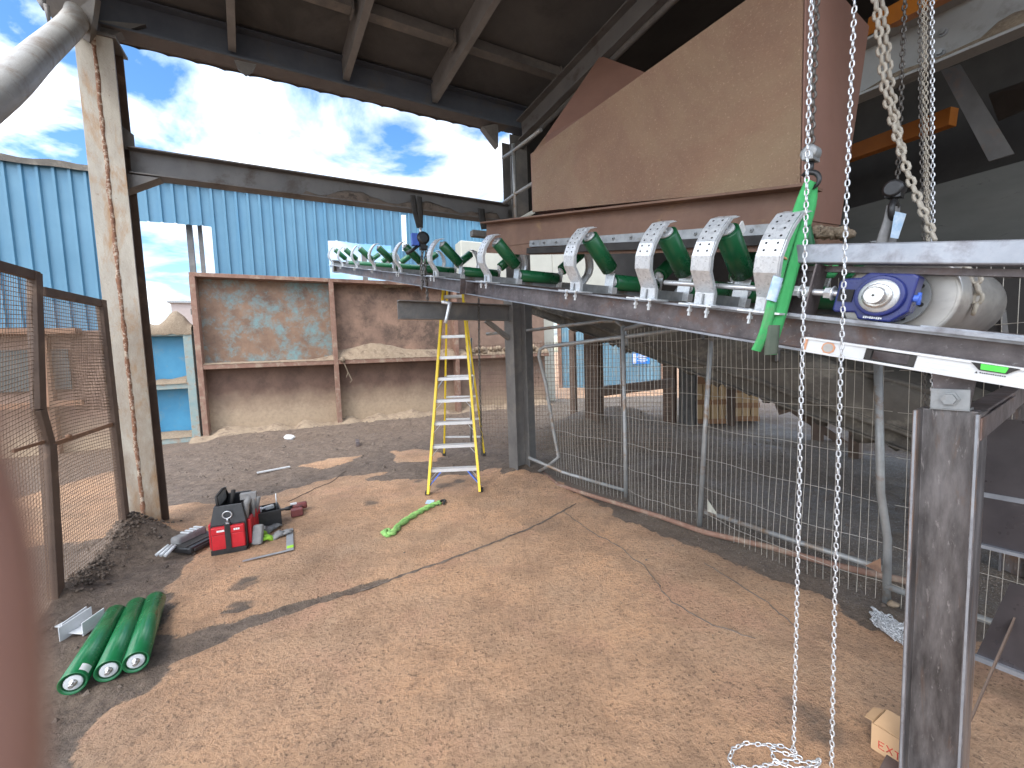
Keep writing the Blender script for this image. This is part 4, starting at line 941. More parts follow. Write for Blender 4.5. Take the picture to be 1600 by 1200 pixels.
for s_, a, tt_ in ((1, fl_, tl), (-1, fr_, trr)):
    p0 = along(a, tt_, .25)+lax*s_*.15; p1 = along(a, tt_, .07); b.bar(p0, p1, .012, .05, up=-lb_); b.build('foot_brace', m_lblue, lad) if s_ < 0 else None
for z in (.32, .62, .98, 1.3):
    b = MB(); b.bar(bl_.lerp(rt0, z/LH), br_.lerp(rt1, z/LH), .02, .025); b.build('rear_brace', m_alu, lad)
b = MB()
for a, t_, c, e in ((fl_, tl, bl_, rt0), (fr_, trr, br_, rt1)): b.bar(along(a, t_, 1.15), c.lerp(e, .52), .008, .022)
split_build(b, 'spreader', m_galv, lad)
b = MB(); b.obox((tl+trr)/2+V((0,.07,.02)), lax*.16, lb_*.09, Z*.02); b.build('top_cap', m_yel, lad, bevel=.006)
b = MB()
for p in (fl_, fr_, bl_, br_): b.obox(p+Z*.018, lax*.022, lb_*.04, Z*.02)
split_build(b, 'rubber_foot', m_rubber, lad)
# ------------------------------------------------------------------ wire fence panels on the right
def hrail(px, Y): return P(px[0], px[1], Y)
fp = [V((p.x, p.y, gh(p.x, p.y))) for p in fence_pts]
def fpos(t):
    i = min(int(t), 3); return fp[i].lerp(fp[i+1], t-i)
TOP = 1.80
def fence_wires(b, t0, t1, dx, zlist, r, top=TOP, bow=.04, ph=0.):
    L = 0; N = 80; q = [fpos(t0+(t1-t0)*i/N) for i in range(N+1)]; L = sum((q[i+1]-q[i]).length for i in range(N)); n = int(L/dx)
    nr = XC*-1
    def pt(f, z):
        p = fpos(t0+(t1-t0)*f); k = bow*math.sin(math.pi*f)*(1+.35*math.sin(z*2.6+ph))
        k += .02*MN.noise(V((f*6+ph, z*2, 0)))
        return V((p.x, p.y, 0))+nr*k+Z*(max(z, p.z-.02))
    for i in range(1, n):
        f = i/n; kk = .25*dx/L*MN.noise(V((i*.7, ph, 0)))
        b.tube([pt(f+kk*math.sin(z*3+i), z) for z in [.0+top*k/9 for k in range(10)]], r, 4, cap=False)
    for z in zlist: b.tube([pt(i/24, z+.006*math.sin(i*.5+z*9)) for i in range(25)], r, 4, cap=False)
zl = [.12,.36,.62,.9,1.18,1.42,1.66]
f1 = empty('fence_panel', fpos(.9), 'bent wire fence panel with a rounded grey tube corner, next to the mid support post', 'fence panel', 'wire fence panels right of the yard')
b = MB(); cn = [G(838,743)+Z*.03, P(856,728,5.0), P(873,714,4.95), P(866,680,4.95), P(853,600,4.9), P(842,556,4.9), P(844,546,4.88), P(851,542,4.85), P(1010,522,4.1), P(1112,507,3.57)]
b.tube(cn, .021, 8); b.build('frame_tube', m_tube, f1)
b = MB(); p = fp[1]; b.tube([V((p.x, p.y, 0)), V((p.x, p.y, .5)), V((p.x-.01, p.y, TOP+.03))], .021, 8); b.build('post', m_tube, f1)
b = MB(); fence_wires(b, .05, 1., .046, zl, .0019, 1.7); b.build('wire_mesh', m_wire, f1)
f2 = empty('fence_panel', fpos(1.5), 'wire fence panel between two grey tube posts, right of the rounded corner', 'fence panel', 'wire fence panels right of the yard')
b = MB(); p = fp[2]; b.tube([V((p.x-.03, p.y, -.02)), V((p.x+.02, p.y, .9)), P(1113,500,3.57)], .021, 8); b.build('post', m_tube, f2)
b = MB(); b.tube([V((*fp[1].xy, TOP)), V((*fp[2].xy, TOP+.12))], .02, 8); b.build('top_rail', m_tube, f2)
b = MB(); fence_wires(b, 1.01, 2., .046, zl, .0019, 1.8, .05, 1.3); b.build('wire_mesh', m_wire, f2)
f3 = empty('fence_panel', fpos(2.5), 'wire fence panel with a pale bottom tube and white corner gusset behind the hand chains', 'fence panel', 'wire fence panels right of the yard')
b = MB(); p = fp[3]; b.tube([V((p.x+.01, p.y, -.03)), V((p.x, p.y, .4)), P(1376,770,2.4), P(1372,560,2.4)], .021, 8); b.tube([P(1372,560,2.4), P(1372,480,2.4)], .021, 8); b.build('post', m_tube, f3)
b = MB(); b.tube([P(1102,799,3.53), P(1250,848,2.95), P(1385,890,2.42)], .02, 8); b.build('bottom_rail', m_tube, f3)
b = MB(); b.plate([P(1105,780,3.50), P(1121,804,3.42), P(1105,799,3.50)], XC*.004); b.build('corner_gusset', m_cream, f3)
b = MB(); fence_wires(b, 2.01, 3., .044, zl, .0019, 2.0, .06, 2.1); b.build('wire_mesh', m_wire, f3)
b = MB(); b.plate([P(1352,884,2.4), P(1376,872,2.36), P(1377,896,2.34)], XC*.004); b.build('rusty_gusset', m_rust, f3)
f4 = empty('fence_panel', fpos(3.5), 'wire fence panel half hidden behind the bare steel post', 'fence panel', 'wire fence panels right of the yard')
b = MB(); fence_wires(b, 3.02, 3.95, .046, zl, .0019, 2.0, .05, 3.1); b.build('wire_mesh', m_wire, f4)
b = MB(); b.tube([V((*fp[3].xy, .1)), V((*fp[4].xy, .1))], .02, 8); b.tube([V((*fp[4].xy, 0)), V((*fp[4].xy, 2.0))], .02, 8); b.build('frame_tube', m_tube, f4)
f5 = empty('fence_panel', V((1.0,6.0,0)), 'older fence panel with a top tube behind the mid support post', 'fence panel', 'wire fence panels right of the yard')
b = MB(); b.tube([P(760,522,5.9), P(838,515,5.5), P(940,502,5.0), P(962,502,4.9), P(976,512,4.85), P(979,540,4.8)], .021, 8); b.tube([P(736,528,6.0), P(736,690,6.0)], .018, 8); b.build('frame_tube', m_tube, f5)
b = MB(); A0 = V((-.62,6.6,0)); A1 = V((2.3,5.9,0))
n = 62
for i in range(n+1):
    p = A0.lerp(A1, i/n); b.tube([p+Z*.05, p+Z*1.75], .0025, 4, cap=False)
for j in range(26): b.tube([A0+Z*(.08+.066*j), A1+Z*(.08+.066*j)], .0025, 4, cap=False)
b.build('wire_mesh', m_wirer, f5)
bp = empty('ground_tube', G(1100,842), 'long rusty orange-brown tube lying on the ground along the wire fence', 'tube')
b = MB(); b.tube([G(846,742)+Z*.05, G(872,760)+Z*.02, G(920,776)+Z*.02, G(1030,810)+Z*.02, G(1100,835)+Z*.02, G(1200,858)+Z*.02, G(1300,886)+Z*.02, G(1425,915)+Z*.02], .024, 8); b.build('tube', m_rustl, bp)
b = MB(); b.tube([P(826,715,5.0), P(880,738,4.8), P(975,766,4.4)], .02, 8); b.build('second_tube', m_tube, bp)
# ------------------------------------------------------------------ left mesh gate
FD = (fl1-fl0); FD.z = 0; FD.normalize(); FNm = Z.cross(FD)
def FP(x, y): return PL(x, y, fl0, FNm)
lg = empty('mesh_gate_panel', fl1, 'rusty mesh gate panel in a dark brown frame beside the steel column', 'mesh panel')
TL, TR_, BR, BL = FP(66,455), FP(158,474), FP(198,850), FP(98,938)
b = MB(); b.bar(TL, TR_, .04, .06); b.bar(TR_+Z*.03, V((TR_.x, TR_.y, 0.0)), .05, .065, up=FD); b.build('frame', m_brown, lg, bevel=.002)
b = MB(); b.bar(FP(84,694), FP(178,662), .012, .03); b.lathe(FP(108,681)+V((.02,-.02,0)), Z, [(-.02,.0),(-.01,.018),(.01,.018),(.02,0)], 8); b.build('tie_bar', m_rust, lg)
def meshq(b, a, e, c, d, nx_, ny_, r, bow):
    nn = FNm
    def pt(u, v):
        p = (a.lerp(e, u)).lerp(d.lerp(c, u), v); return p+nn*(bow*math.sin(math.pi*u)*math.sin(math.pi*v)*(1+.6*math.sin(v*5)))
    for i in range(nx_+1): b.tube([pt(i/nx_, j/10)+nn*r for j in range(11)], r, 4, cap=False)
    for j in range(ny_+1): b.tube([pt(i/8, j/ny_)-nn*r for i in range(9)], r, 4, cap=False)
b = MB(); meshq(b, TL, TR_, BR, BL, 34, 84, .0022, .05); b.build('wire_mesh', m_wirer, lg)
b = MB(); meshq(b, FP(110,520), FP(160,520), FP(186,640), FP(118,640), 12, 24, .0022, .02); b.build('patch_mesh', m_wirer, lg)
lp = empty('mesh_gate_panel', fl0, 'nearest mesh gate panel at the left edge, with a kinked dark brown post', 'mesh panel')
a_ = FP(54,428); k_ = FP(60,640); k2_ = FP(75,695); z_ = FP(88,950)
b = MB(); b.bar(a_+Z*.01, k_, .055, .06, up=FD); b.bar(k_, k2_, .055, .06, up=FD); b.bar(k2_, z_-Z*.05, .06, .07, up=FD); b.build('post', m_brown, lp, bevel=.003)
b = MB(); b.bar(FP(58,432), FP(-160,372), .04, .06); b.build('frame', m_brown, lp)
b = MB(); meshq(b, FP(-160,375), FP(50,436), FP(80,940), FP(-160,1400), 44, 80, .0022, .03); b.build('wire_mesh', m_wirer, lp)
b = MB(); b.bar(FP(70,690)+FNm*0, FP(20,705), .012, .02); b.build('tie_bar', m_rust, lp)
# dirt clods heaped at the column foot
b = MB(); q = G(215,845)
for i in range(240):
    p = q+V((random.gauss(0,.13), random.gauss(0,.11), 0)); r = random.choice((.004,.006,.008,.011,.015)); b.blob(V((p.x, p.y, gh(p.x, p.y)+r*.2)), r*1.2, r, r*.8, .6, 2, i, 6, 4)
for i in range(240):
    p = fl0.lerp(fl1, random.random())+V((random.gauss(.05,.06), random.gauss(0,.06), 0)); r = random.choice((.004,.006,.008,.01,.013)); b.blob(V((p.x, p.y, gh(p.x, p.y)+r*.2)), r*1.2, r, r*.8, .6, 2, i+80, 6, 4)
b.build('dirt_clods', m_dirtd, kind='stuff', label='dark dirt clods heaped at the foot of the steel column and gate', cat='dirt')
# ------------------------------------------------------------------ push walls
WD = V((.899,.438,0)).normalized(); WN = V((WD.y, -WD.x, 0))        # along / towards the yard
W0 = V((-4.12, 9.82, 0))
def WPx(x, y, o=0.): return PL(x, y, W0+WN*o, WN)
def wt(x, y, o=0.): return (WPx(x, y, o)-W0).dot(WD)
def WQ(t_, z, o=0.): return W0+WD*t_+WN*o+Z*z
RD = .26
def dirt_ledge(b, t0, t1, z, d, amp, seed, base=.02, peak=None):
    rows = []; n = max(12, int((t1-t0)/.05))
    for i in range(n+1):
        f = i/n; t_ = t0+(t1-t0)*f; k = base+amp*max(0, .5+.7*MN.fractal(V((t_*1.6, seed, 0)), 1., 2., 3))
        if peak: k = base+amp*peak(f)*(1+.12*MN.noise(V((t_*5, seed, 1))))
        rr = .012
        row = []
        for j in range(9):
            g = j/8; hh_ = k*(1-g**1.6)
            row.append(WQ(t_, z+hh_+rr*MN.noise(V((t_*14, g*5, seed))), .004+d*g*.98))
        rows.append(row)
    b.grid(rows)
def bay(x0, x1, mats, label, dirt, rib_first=True, tshift=None, rust=m_rustl):
    t0 = wt(x0[0], x0[1], RD); t1 = wt(x1[0], x1[1], RD)
    o = empty('push_wall_bay', WQ(t0, 0), label, 'steel wall', 'steel push wall bays at the back of the yard')
    ht = 3.36; sh = 1.52
    b = MB(); b.plate([WQ(t0, sh), WQ(t1, sh), WQ(t1, ht), WQ(t0, ht)], -WN*.012); b.build('upper_plate', mats[0], o)
    b = MB(); b.plate([WQ(t0, -.1), WQ(t1, -.1), WQ(t1, sh), WQ(t0, sh)], -WN*.012); b.build('lower_plate', mats[1], o)
    b = MB(); b.obox(WQ(t0+.05, ht/2-.02, RD/2), WD*.05, WN*(RD/2), Z*(ht/2+.02)); b.build('rib', rust, o, bevel=.006)
    b = MB(); b.obox(WQ((t0+.1+t1)/2, sh, RD/2-.004), WD*((t1-t0-.1)/2), WN*(RD/2-.006), Z*.05); b.build('shelf', rust, o, bevel=.006)
    b = MB(); b.obox(WQ((t0+t1)/2, ht+.042, RD/2-.03), WD*((t1-t0)/2-.002), WN*(RD/2+.02), Z*.04); b.build('top_rail', rust, o, bevel=.004)
    if dirt:
        b = MB(); dirt_ledge(b, t0+.1, t1, sh+.05, RD, *dirt); b.build('dirt_on_shelf', m_dirt, o)
    return o, t0, t1
oA, tA0, tA1 = bay((318,688), (528,660), (m_pwA, m_pwL), 'rusty push wall bay with turquoise paint remnants, left of the pale centre rib', (.10, 1, .012, lambda f: .25+1.2*max(0, f-.82)*4))
oB, tB0, tB1 = bay((528,660), (716,642), (m_pwB, m_pwL), 'pinkish rusty push wall bay with sand heaped on its shelf, behind the ladder', (.36, 2, .04, lambda f: .55+.45*math.sin(min(1, f*1.6)*math.pi)**2-.15*f))
oC, tC0, tC1 = bay((716,642), (860,622), (m_pwC, m_pwC), 'dark rusty push wall bay with lumpy dirt on its shelf, right of the ladder', (.28, 3, .03))
b = MB()
for i in range(40):
    t_ = random.uniform(tC0+.3, tC1-.3); r = random.uniform(.04,.12); b.blob(WQ(t_, 1.62+random.random()*.12, random.uniform(.05,.2)), r, r, r*.8, .5, 2, i, 8, 5)
b.build('dirt_lumps', m_dirt, oC)
bD = empty('push_wall_bay', WQ(tA0-7, 0), 'pale rusty wall bay seen through the mesh gate at the left', 'steel wall', 'steel push wall bays at the back of the yard')
tL = wt(210,690)
b = MB(); b.plate([WQ(tL-7, -.1), WQ(tL-.05, -.1), WQ(tL-.05, 2.3), WQ(tL-7, 2.3)], -WN*.012); b.build('upper_plate', m_pwC, bD)
b = MB()
for k in range(5): b.obox(WQ(tL-1.1-1.3*k, 1.1, .08), WD*.07, WN*.08, Z*1.15)
split_build(b, 'rib', m_rust, bD)
b = MB(); b.obox(WQ(tL-3.8, .95, .2), WD*3.2, WN*.03, Z*.05); b.obox(WQ(tL-3.8, 2.28, .1), WD*3.2, WN*.12, Z*.05); split_build(b, 'shelf', m_rust, bD)
b = MB(); b.plate([WQ(tL-2.2, 1.2, .04), WQ(tL-.8, 1.2, .04), WQ(tL-.8, 1.95, .04), WQ(tL-2.2, 1.95, .04)], WN*.01); b.build('grey_panel', m_gwall, bD)
# dirt spilled along the foot of the wall
b = MB(); dirt_ledge(b, tA0-.2, tC1, .0, .5, .22, 9, .05); b.build('spilled_dirt', m_dirt, kind='stuff', label='dry dirt spilled along the foot of the push wall', cat='dirt')
# knotted rope and stick hanging at the rib
rp = empty('rope_end', WPx(536,568,RD+.02), 'frayed pale rope end hanging from the centre rib of the push wall', 'rope')
b = MB(); b.tube([WPx(534,558,RD+.03), WPx(538,568,RD+.03), WPx(544,582,RD+.03), WPx(550,594,RD+.03), WPx(547,598,RD+.03)], .012, 6); b.tube([WPx(544,582,RD+.03), WPx(541,590,RD+.04)], .008, 5); b.blob(WPx(535,562,RD+.03), .05, .05, .06, .6, 3, 3); b.build('rope', m_straw, rp)
b = MB()
for i in range(14):
    x = 603+i*2.3; b.blob(WPx(x, 446-(i % 3), .1), .07, .05, .04+.03*random.random(), .6, 3, i, 8, 5)
b.build('rubble_on_rail', m_straw, oB)
# ------------------------------------------------------------------ blue container bay at the left
bt0 = wt(214,688,-.05); bt1 = wt(316,692,RD)-.01
bc = empty('blue_container', WQ((bt0+bt1)/2, 0), 'bright blue container bay with teal frame and dirt on top, left of the rusty wall', 'container')
def zc(x, y): return WPx(x, y, .15).z
ztp, zmd, zbt = zc(265,517), zc(265,600), zc(265,690)
b = MB(); b.plate([WQ(bt0, 0, -.05), WQ(bt1, 0, -.05), WQ(bt1, ztp, -.05), WQ(bt0, ztp, -.05)], -WN*.01); b.build('back_panel', m_bluec, bc)
b = MB(); b.obox(WQ(bt1-.08, ztp/2, .1), WD*.07, WN*.14, Z*ztp/2); b.obox(WQ(bt0+.05, ztp/2, .1), WD*.06, WN*.14, Z*ztp/2); split_build(b, 'upright', m_teal, bc, bevel=.005)
b = MB()
for z in (ztp-.05, zmd-.05, zbt+.02): b.obox(WQ((bt0+bt1)/2-.02, z, .1), WD*((bt1-bt0)/2-.13), WN*.135, Z*.055)
split_build(b, 'rail', m_teal, bc, bevel=.005)
b = MB(); dirt_ledge(b, bt0+.02, bt1-.16, zmd, .26, .12, 21, .05); dirt_ledge(b, bt0+.02, bt1-.16, zbt+.07, .25, .14, 22, .05); split_build(b, 'dirt_on_rail', m_straw, bc)
b = MB(); rows = []
for i in range(40):
    f = i/39; t_ = bt0-.1+(bt1-bt0+.1)*f; k = .12+.10*MN.fractal(V((t_*3, 2, 8)), 1., 2., 3)+.30*math.exp(-((f-.80)/.16)**2)
    rows.append([WQ(t_, ztp-.08+.03*MN.noise(V((t_*8,0,0))), .26)]+[WQ(t_, ztp+max(0, k*math.sin(math.pi*min(1, (j+.6)/6)))+.03*MN.noise(V((t_*9, j, 4))), .26-.09*j) for j in range(7)])
b.grid(rows); b.build('dirt_on_top', m_straw, bc)
# ------------------------------------------------------------------ blue profiled cladding behind
K0 = W0-WN*1.25
def KX(x, y): q = PL(x, y, K0, WN); return (q-K0).dot(WD), q.z
def KQ(t_, z, o=0.): return K0+WD*t_+WN*o+Z*z
kt = KX(65,253)[1]
cw = empty('cladding_wall', KQ(-3,0), 'tall blue profiled cladding wall with cut openings behind the push walls', 'cladding wall')
def clad(b, t0, t1, z0, z1, ragged=0.):
    pit = .24; prof = [(0,0),(.172,0),(.180,-.05),(.226,-.05),(.24,0)]; pts = []
    k = math.floor(t0/pit)
    while k*pit < t1:
        for a, o in prof[:-1]:
            t_ = k*pit+a
            if t0 <= t_ <= t1: pts.append((t_, -o))
        k += 1
    pts = [(t0, pts[0][1])]+pts+[(t1, pts[-1][1])]
    r = [[KQ(t_, z0+(ragged*MN.noise(V((t_*2, 0, 0))) if ragged else 0), o) for t_, o in pts], [KQ(t_, (z0+z1)/2, o) for t_, o in pts], [KQ(t_, z1, o) for t_, o in pts]]
    b.grid(r, False)
tx1 = KX(172,400)[0]; tx2, zx2 = KX(330,355); zx1 = KX(205,343)[1]; tx3, zx3 = KX(512,376); tx4 = KX(611,385)[0]; tx5 = KX(800,400)[0]
for a, c, z0, rg in ((-13, tx1, 2.25, 0), (tx1+.001, tx2, (zx1+zx2)/2, .05), (tx2+.001, tx3, 2.6, 0), (tx3+.001, tx4, zx3, .03), (tx4+.001, tx5+1.4, 2.6, 0)):
    b = MB(); clad(b, a, c, z0, kt, rg); o = b.build('sheet', m_blue, cw)
    md = o.modifiers.new('thick', 'SOLIDIFY'); md.thickness = .006
b = MB(); n = 90; rows = []
for i in range(n+1):
    t_ = -13+(tx5+14.4)*i/n; w_ = .05*MN.noise(V((t_*2.3,0,0)))
    rows.append([KQ(t_, kt-.10+w_*.4, .10), KQ(t_, kt+.03+w_, .09), KQ(t_, kt+.06+w_*.3, -.1)])
b.grid(rows, False); b.build('capping', m_belt, cw)
for (x, lb2) in ((294, 'left of two dark posts standing in the left opening of the blue cladding'), (311, 'right, thinner dark post in the left opening of the blue cladding')):
    t_ = KX(x, 400)[0]; w_ = .055 if x < 310 else .04
    o = empty('dark_post', KQ(t_, 0, -.35), lb2, 'post')
    b = MB(); b.obox(KQ(t_, 2.6, -.35), WD*w_, WN*w_, Z*2.6); b.build('post', m_dsteel, o)
for (x, lb2) in ((570, 'short dark post under the far conveyor end, left one'), (606, 'short dark post under the far conveyor end, right one')):
    q = P(x, 420, 10.9); o = empty('dark_post', V((q.x, q.y, 0)), lb2, 'post')
    b = MB(); b.obox(V((q.x, q.y, 2.15)), WD*.06, WN*.06, Z*2.15); b.obox(V((q.x, q.y, 3.4)), WD*.12, WN*.08, Z*.05); b.build('post', m_dsteel, o)
# ------------------------------------------------------------------ far things
sh = empty('grey_shed', P(285,490,26), 'small grey shed far off behind the dirt-topped blue container', 'shed')
q = P(288,474,26); 
b = MB(); b.box((q.x, q.y+2, q.z/2), 3.0, 4, q.z, .45); b.build('wall', m_shed, sh)
b = MB(); b.box((q.x, q.y+2, q.z+.05), 3.3, 4.3, .12, .45); b.build('roof', m_galvd, sh)
b = MB(); b.box((q.x+1.1, q.y-.4, q.z-.6), .7, .1, .35, .45); b.build('window', m_gwall, sh)
cc = empty('cream_cabin', WQ(wt(760,440,-.8), 0, -.8), 'cream cabin panel behind the conveyor, just left of the hopper', 'cabin')
ca, cb2, cc2 = wt(722,440,-.6), wt(864,440,-.6), wt(995,440,-.6); czt = WPx(740,377,-.6).z
b = MB(); b.obox(WQ((ca+cb2)/2, czt/2, -.85), WD*(cb2-ca)/2, WN*.25, Z*czt/2); b.build('wall', m_cream, cc, bevel=.03)
b = MB(); b.obox(WQ((cb2+cc2)/2, czt-.7, -.85), WD*((cc2-cb2)/2-.002), WN*.24, Z*.68); b.build('overhang', m_cream, cc, bevel=.03)
bk = empty('blue_container', G(955,612), 'pale blue shipping container with a blue and white sign, seen under the conveyor', 'container')
g0 = G(878,606); g1 = G(1034,604); dv = (g1-g0); dv.z = 0; bl = dv.length; dv.normalize(); nv_ = V((dv.y, -dv.x, 0))
b = MB(); pts = []; 
for i in range(int(bl/.13)):
    t_ = i*.13
    for a, o in ((0,0),(.04,0),(.055,.035),(.105,.035),(.12,0)): pts.append((t_+a, o))
b.grid([[g0+dv*a+nv_*o+Z*z for a, o in pts] for z in (0, 1.3, 2.75)], False)
b.plate([g0-nv_*.05, g0+dv*bl-nv_*.05, g0+dv*bl-nv_*2.4, g0-nv_*2.4], Z*2.74); b.build('body', m_bluef, bk)
b = MB(); b.obox(g0+dv*(bl+.05)+Z*1.4, dv*.08, nv_*.09, Z*1.4); b.obox(g0-dv*.05+Z*1.4, dv*.08, nv_*.09, Z*1.4); split_build(b, 'corner_post', m_rustl, bk)
sb = PL(988,552, g0+nv_*.05, nv_); se = PL(1015,568, g0+nv_*.05, nv_)
b = MB(); sc_ = (sb+se)/2; hw_ = abs((se-sb).dot(dv))/2; hz_ = abs(se.z-sb.z)/2
b.obox(sc_, dv*hw_, nv_*.01, Z*hz_); sg_ = b.build('sign', m_sign, bk)
b = MB()
b.obox(sc_-dv*hw_*.72+nv_*.012, dv*hw_*.18, nv_*.003, Z*hz_*.9)
for k, w_ in ((.62,.55),(.3,.6),(-.02,.45),(-.35,.58),(-.66,.3)): b.obox(sc_+dv*hw_*(.18)+nv_*.012+Z*hz_*k, dv*hw_*w_, nv_*.003, Z*hz_*.08)
b.build('sign_text', m_white, sg_)
# crates
def crate(x0, x1, y0, yb, label, lidm):
    a = G(x0, yb); c = G(x1, yb); a = V((a.x, a.y, 0)); dv2 = V((c.x, c.y, 0))-a; w_ = dv2.length; dv2.normalize(); n2 = V((dv2.y, -dv2.x, 0)); h_ = P(x0, y0, a.y).z
    o = empty('wooden_crate', a+dv2*w_/2, label, 'crate', 'wooden crates beyond the fence')
    b = MB(); k = max(3, int(w_/.14))
    for i in range(k): b.obox(a+dv2*(w_*(i+.5)/k)+Z*(h_*.5+.06), dv2*(w_/k/2-.012), n2*.012, Z*(h_*.5-.06))
    b.obox(a+dv2*w_/2-n2*.5+Z*(h_/2), dv2*(w_/2-.01), n2*.46, Z*(h_/2-.06)); split_build(b, 'slat', m_wood, o)
    b = MB()
    for z in (.08, h_*.5, h_-.05): b.obox(a+dv2*w_/2+n2*.024+Z*z, dv2*w_/2, n2*.012, Z*.05)
    split_build(b, 'batten', m_woodd, o)
    b = MB(); b.obox(a+dv2*w_/2-n2*.45+Z*(h_+.02), dv2*(w_/2+.03), n2*.5, Z*.03); b.build('lid', lidm, o)
crate(1086,1134,592,664,'pale wooden crate with a brown lid beyond the fence posts', m_woodd)
crate(1146,1186,606,660,'paler wooden crate with rusty straps at the right of the brown one', m_wood)
# brown posts carrying the old conveyor, with brace
for (x, yb, yt, w_, m_, lb2) in ((897,648,515,.09,m_brown,'thin dark brown post left of the wide post beyond the fence'), (930,694,505,.16,m_brown,'wide dark brown post set in the mound beyond the fence'), (974,650,520,.06,m_brown,'thin dark post directly behind the fence tube'),
        (1047,672,545,.14,m_brown,'brown post carrying the old conveyor, left of the grey post'), (1075,668,545,.19,m_dsteel,'thick grey post carrying the old conveyor'), (1142,664,590,.10,m_brown,'brown post between the two wooden crates'), (1277,688,640,.11,m_brown,'short brown post under the old conveyor behind the hand chains')):
    q = G(x, yb); h_ = P(x, yt, q.y).z; o = empty('support_post', V((q.x, q.y, 0)), lb2, 'post')
    b = MB(); b.ibeam(V((q.x, q.y, -.1)), V((q.x, q.y, h_)), w_*1.5, w_*1.5, .02, .02, up=XC+dh*.4); b.build('post', m_, o)
q0 = P(935,612,6.9); q1 = P(1052,598,7.3); o = empty('brace_beam', q0, 'dark brown cross beam joining the wide post and the old conveyor post', 'beam')
b = MB(); b.bar(q0, q1, .1, .16); b.build('beam', m_brown, o)
for k, (a_, c_, w_, lb2) in enumerate((((1215,640,6.2),(1440,575,5.2),.12,'dark level beam crossing behind the old conveyor'), ((1120,560,7.5),(1330,700,6.4),.09,'dark slanting brace behind the old conveyor'), ((1340,600,5.6),(1352,720,5.6),.12,'dark upright behind the fence post, beyond the old conveyor'))):
    q0 = P(*a_); q1 = P(*c_)
    if k == 2: q1 = V((q0.x, q0.y, -.05))
    o = empty('dark_steel_beam', q0, lb2, 'beam'); b = MB(); b.bar(q0, q1, w_, w_*1.3, up=Z if k < 2 else XC); b.build('beam', m_brown, o)
# ------------------------------------------------------------------ old conveyor under the hopper
oc0 = P(800,462,7.0); oc1 = P(1440,676,3.1); od = (oc1-oc0).normalized(); ox = Z.cross(od).normalized(); ox = ox if ox.dot(XC) > 0 else -ox; on = ox.cross(od); on = on if on.z > 0 else -on
oc = empty('old_conveyor', (oc0+oc1)/2, 'old dirt-crusted conveyor trough sloping down under the hopper', 'conveyor')
def oq(s, u, w): return oc0+od*s+ox*u+on*w
OL = (oc1-oc0).length+1.2
b = MB(); rows = []
for i in range(60):
    s = OL*i/59; row = []
    for j in range(13):
        u = j/12; row.append(oq(s, u*1.0, .02+.28*abs(2*u-1)**2.2+.02*MN.noise(V((s*2, u*4, 1)))-.05*math.sin(s*2.2)*(.3)))
    rows.append(row)
b.grid(rows); o = b.build('belt', m_belt, oc); md = o.modifiers.new('thick', 'SOLIDIFY'); md.thickness = .03
b = MB()
for u in (-.03, 1.03): b.chan(oq(0, u, -.16), oq(OL, u, -.16), .07, .16, .012, .01, flip=u > .5)
split_build(b, 'side_beam', m_belt, oc)
b = MB()
for k in range(8): b.bar(oq(.5+k*.9, -.02, -.02), oq(.5+k*.9, 1.02, -.02), .06, .06)
split_build(b, 'cross_member', m_dsteel, oc)
b = MB(); rows = []
for i in range(80):
    s = OL*i/79; k = .06+.07*MN.fractal(V((s*2.4, 3, 1)), 1., 2., 4)
    rows.append([oq(s, -.07, -.02), oq(s, -.08, .05+k*.4), oq(s, -.02, .22+k), oq(s, .05, .29+k*.6), oq(s, .14, .2)])
b.grid(rows); b.build('dirt_crust', m_belt, oc)
b = MB(); b.tube([oq(OL*i/50, -.085+.02*MN.noise(V((i*.4,0,0))), -.03+.03*MN.noise(V((i*.3,5,0)))) for i in range(51)], [.022+.012*MN.noise(V((i*.7,2,0))) for i in range(51)], 6); b.build('belt_lip', m_belt, oc)
b = MB()
for i in range(26):
    s = 1.2+i*.17; r = .07+.05*MN.noise(V((i*.9,1,1))); b.blob(oq(s, .1+.3*random.random(), -.16), r*1.4, r*1.2, r*1.3, .5, 2, i, 8, 6)
b.build('hanging_muck', m_belt, oc)
b = MB()
for k in range(5):
    s = 3.4+k*.75; b.bar(oq(s, -.02, .2), oq(s-.35, .25, .95), .12, .03, up=od)
split_build(b, 'skirt_leg', m_dsteel, oc)
b = MB(); b.plate([oq(2.4,.2,.6), oq(OL,.2,.75), oq(OL,.2,1.3), oq(2.4,.2,1.2)], ox*.04); b.plate([oq(1.5,1.3,.2), oq(OL,1.3,.2), oq(OL,1.3,1.3), oq(1.5,1.3,1.2)], ox*.04); b.build('skirt_panel', m_dark, oc)
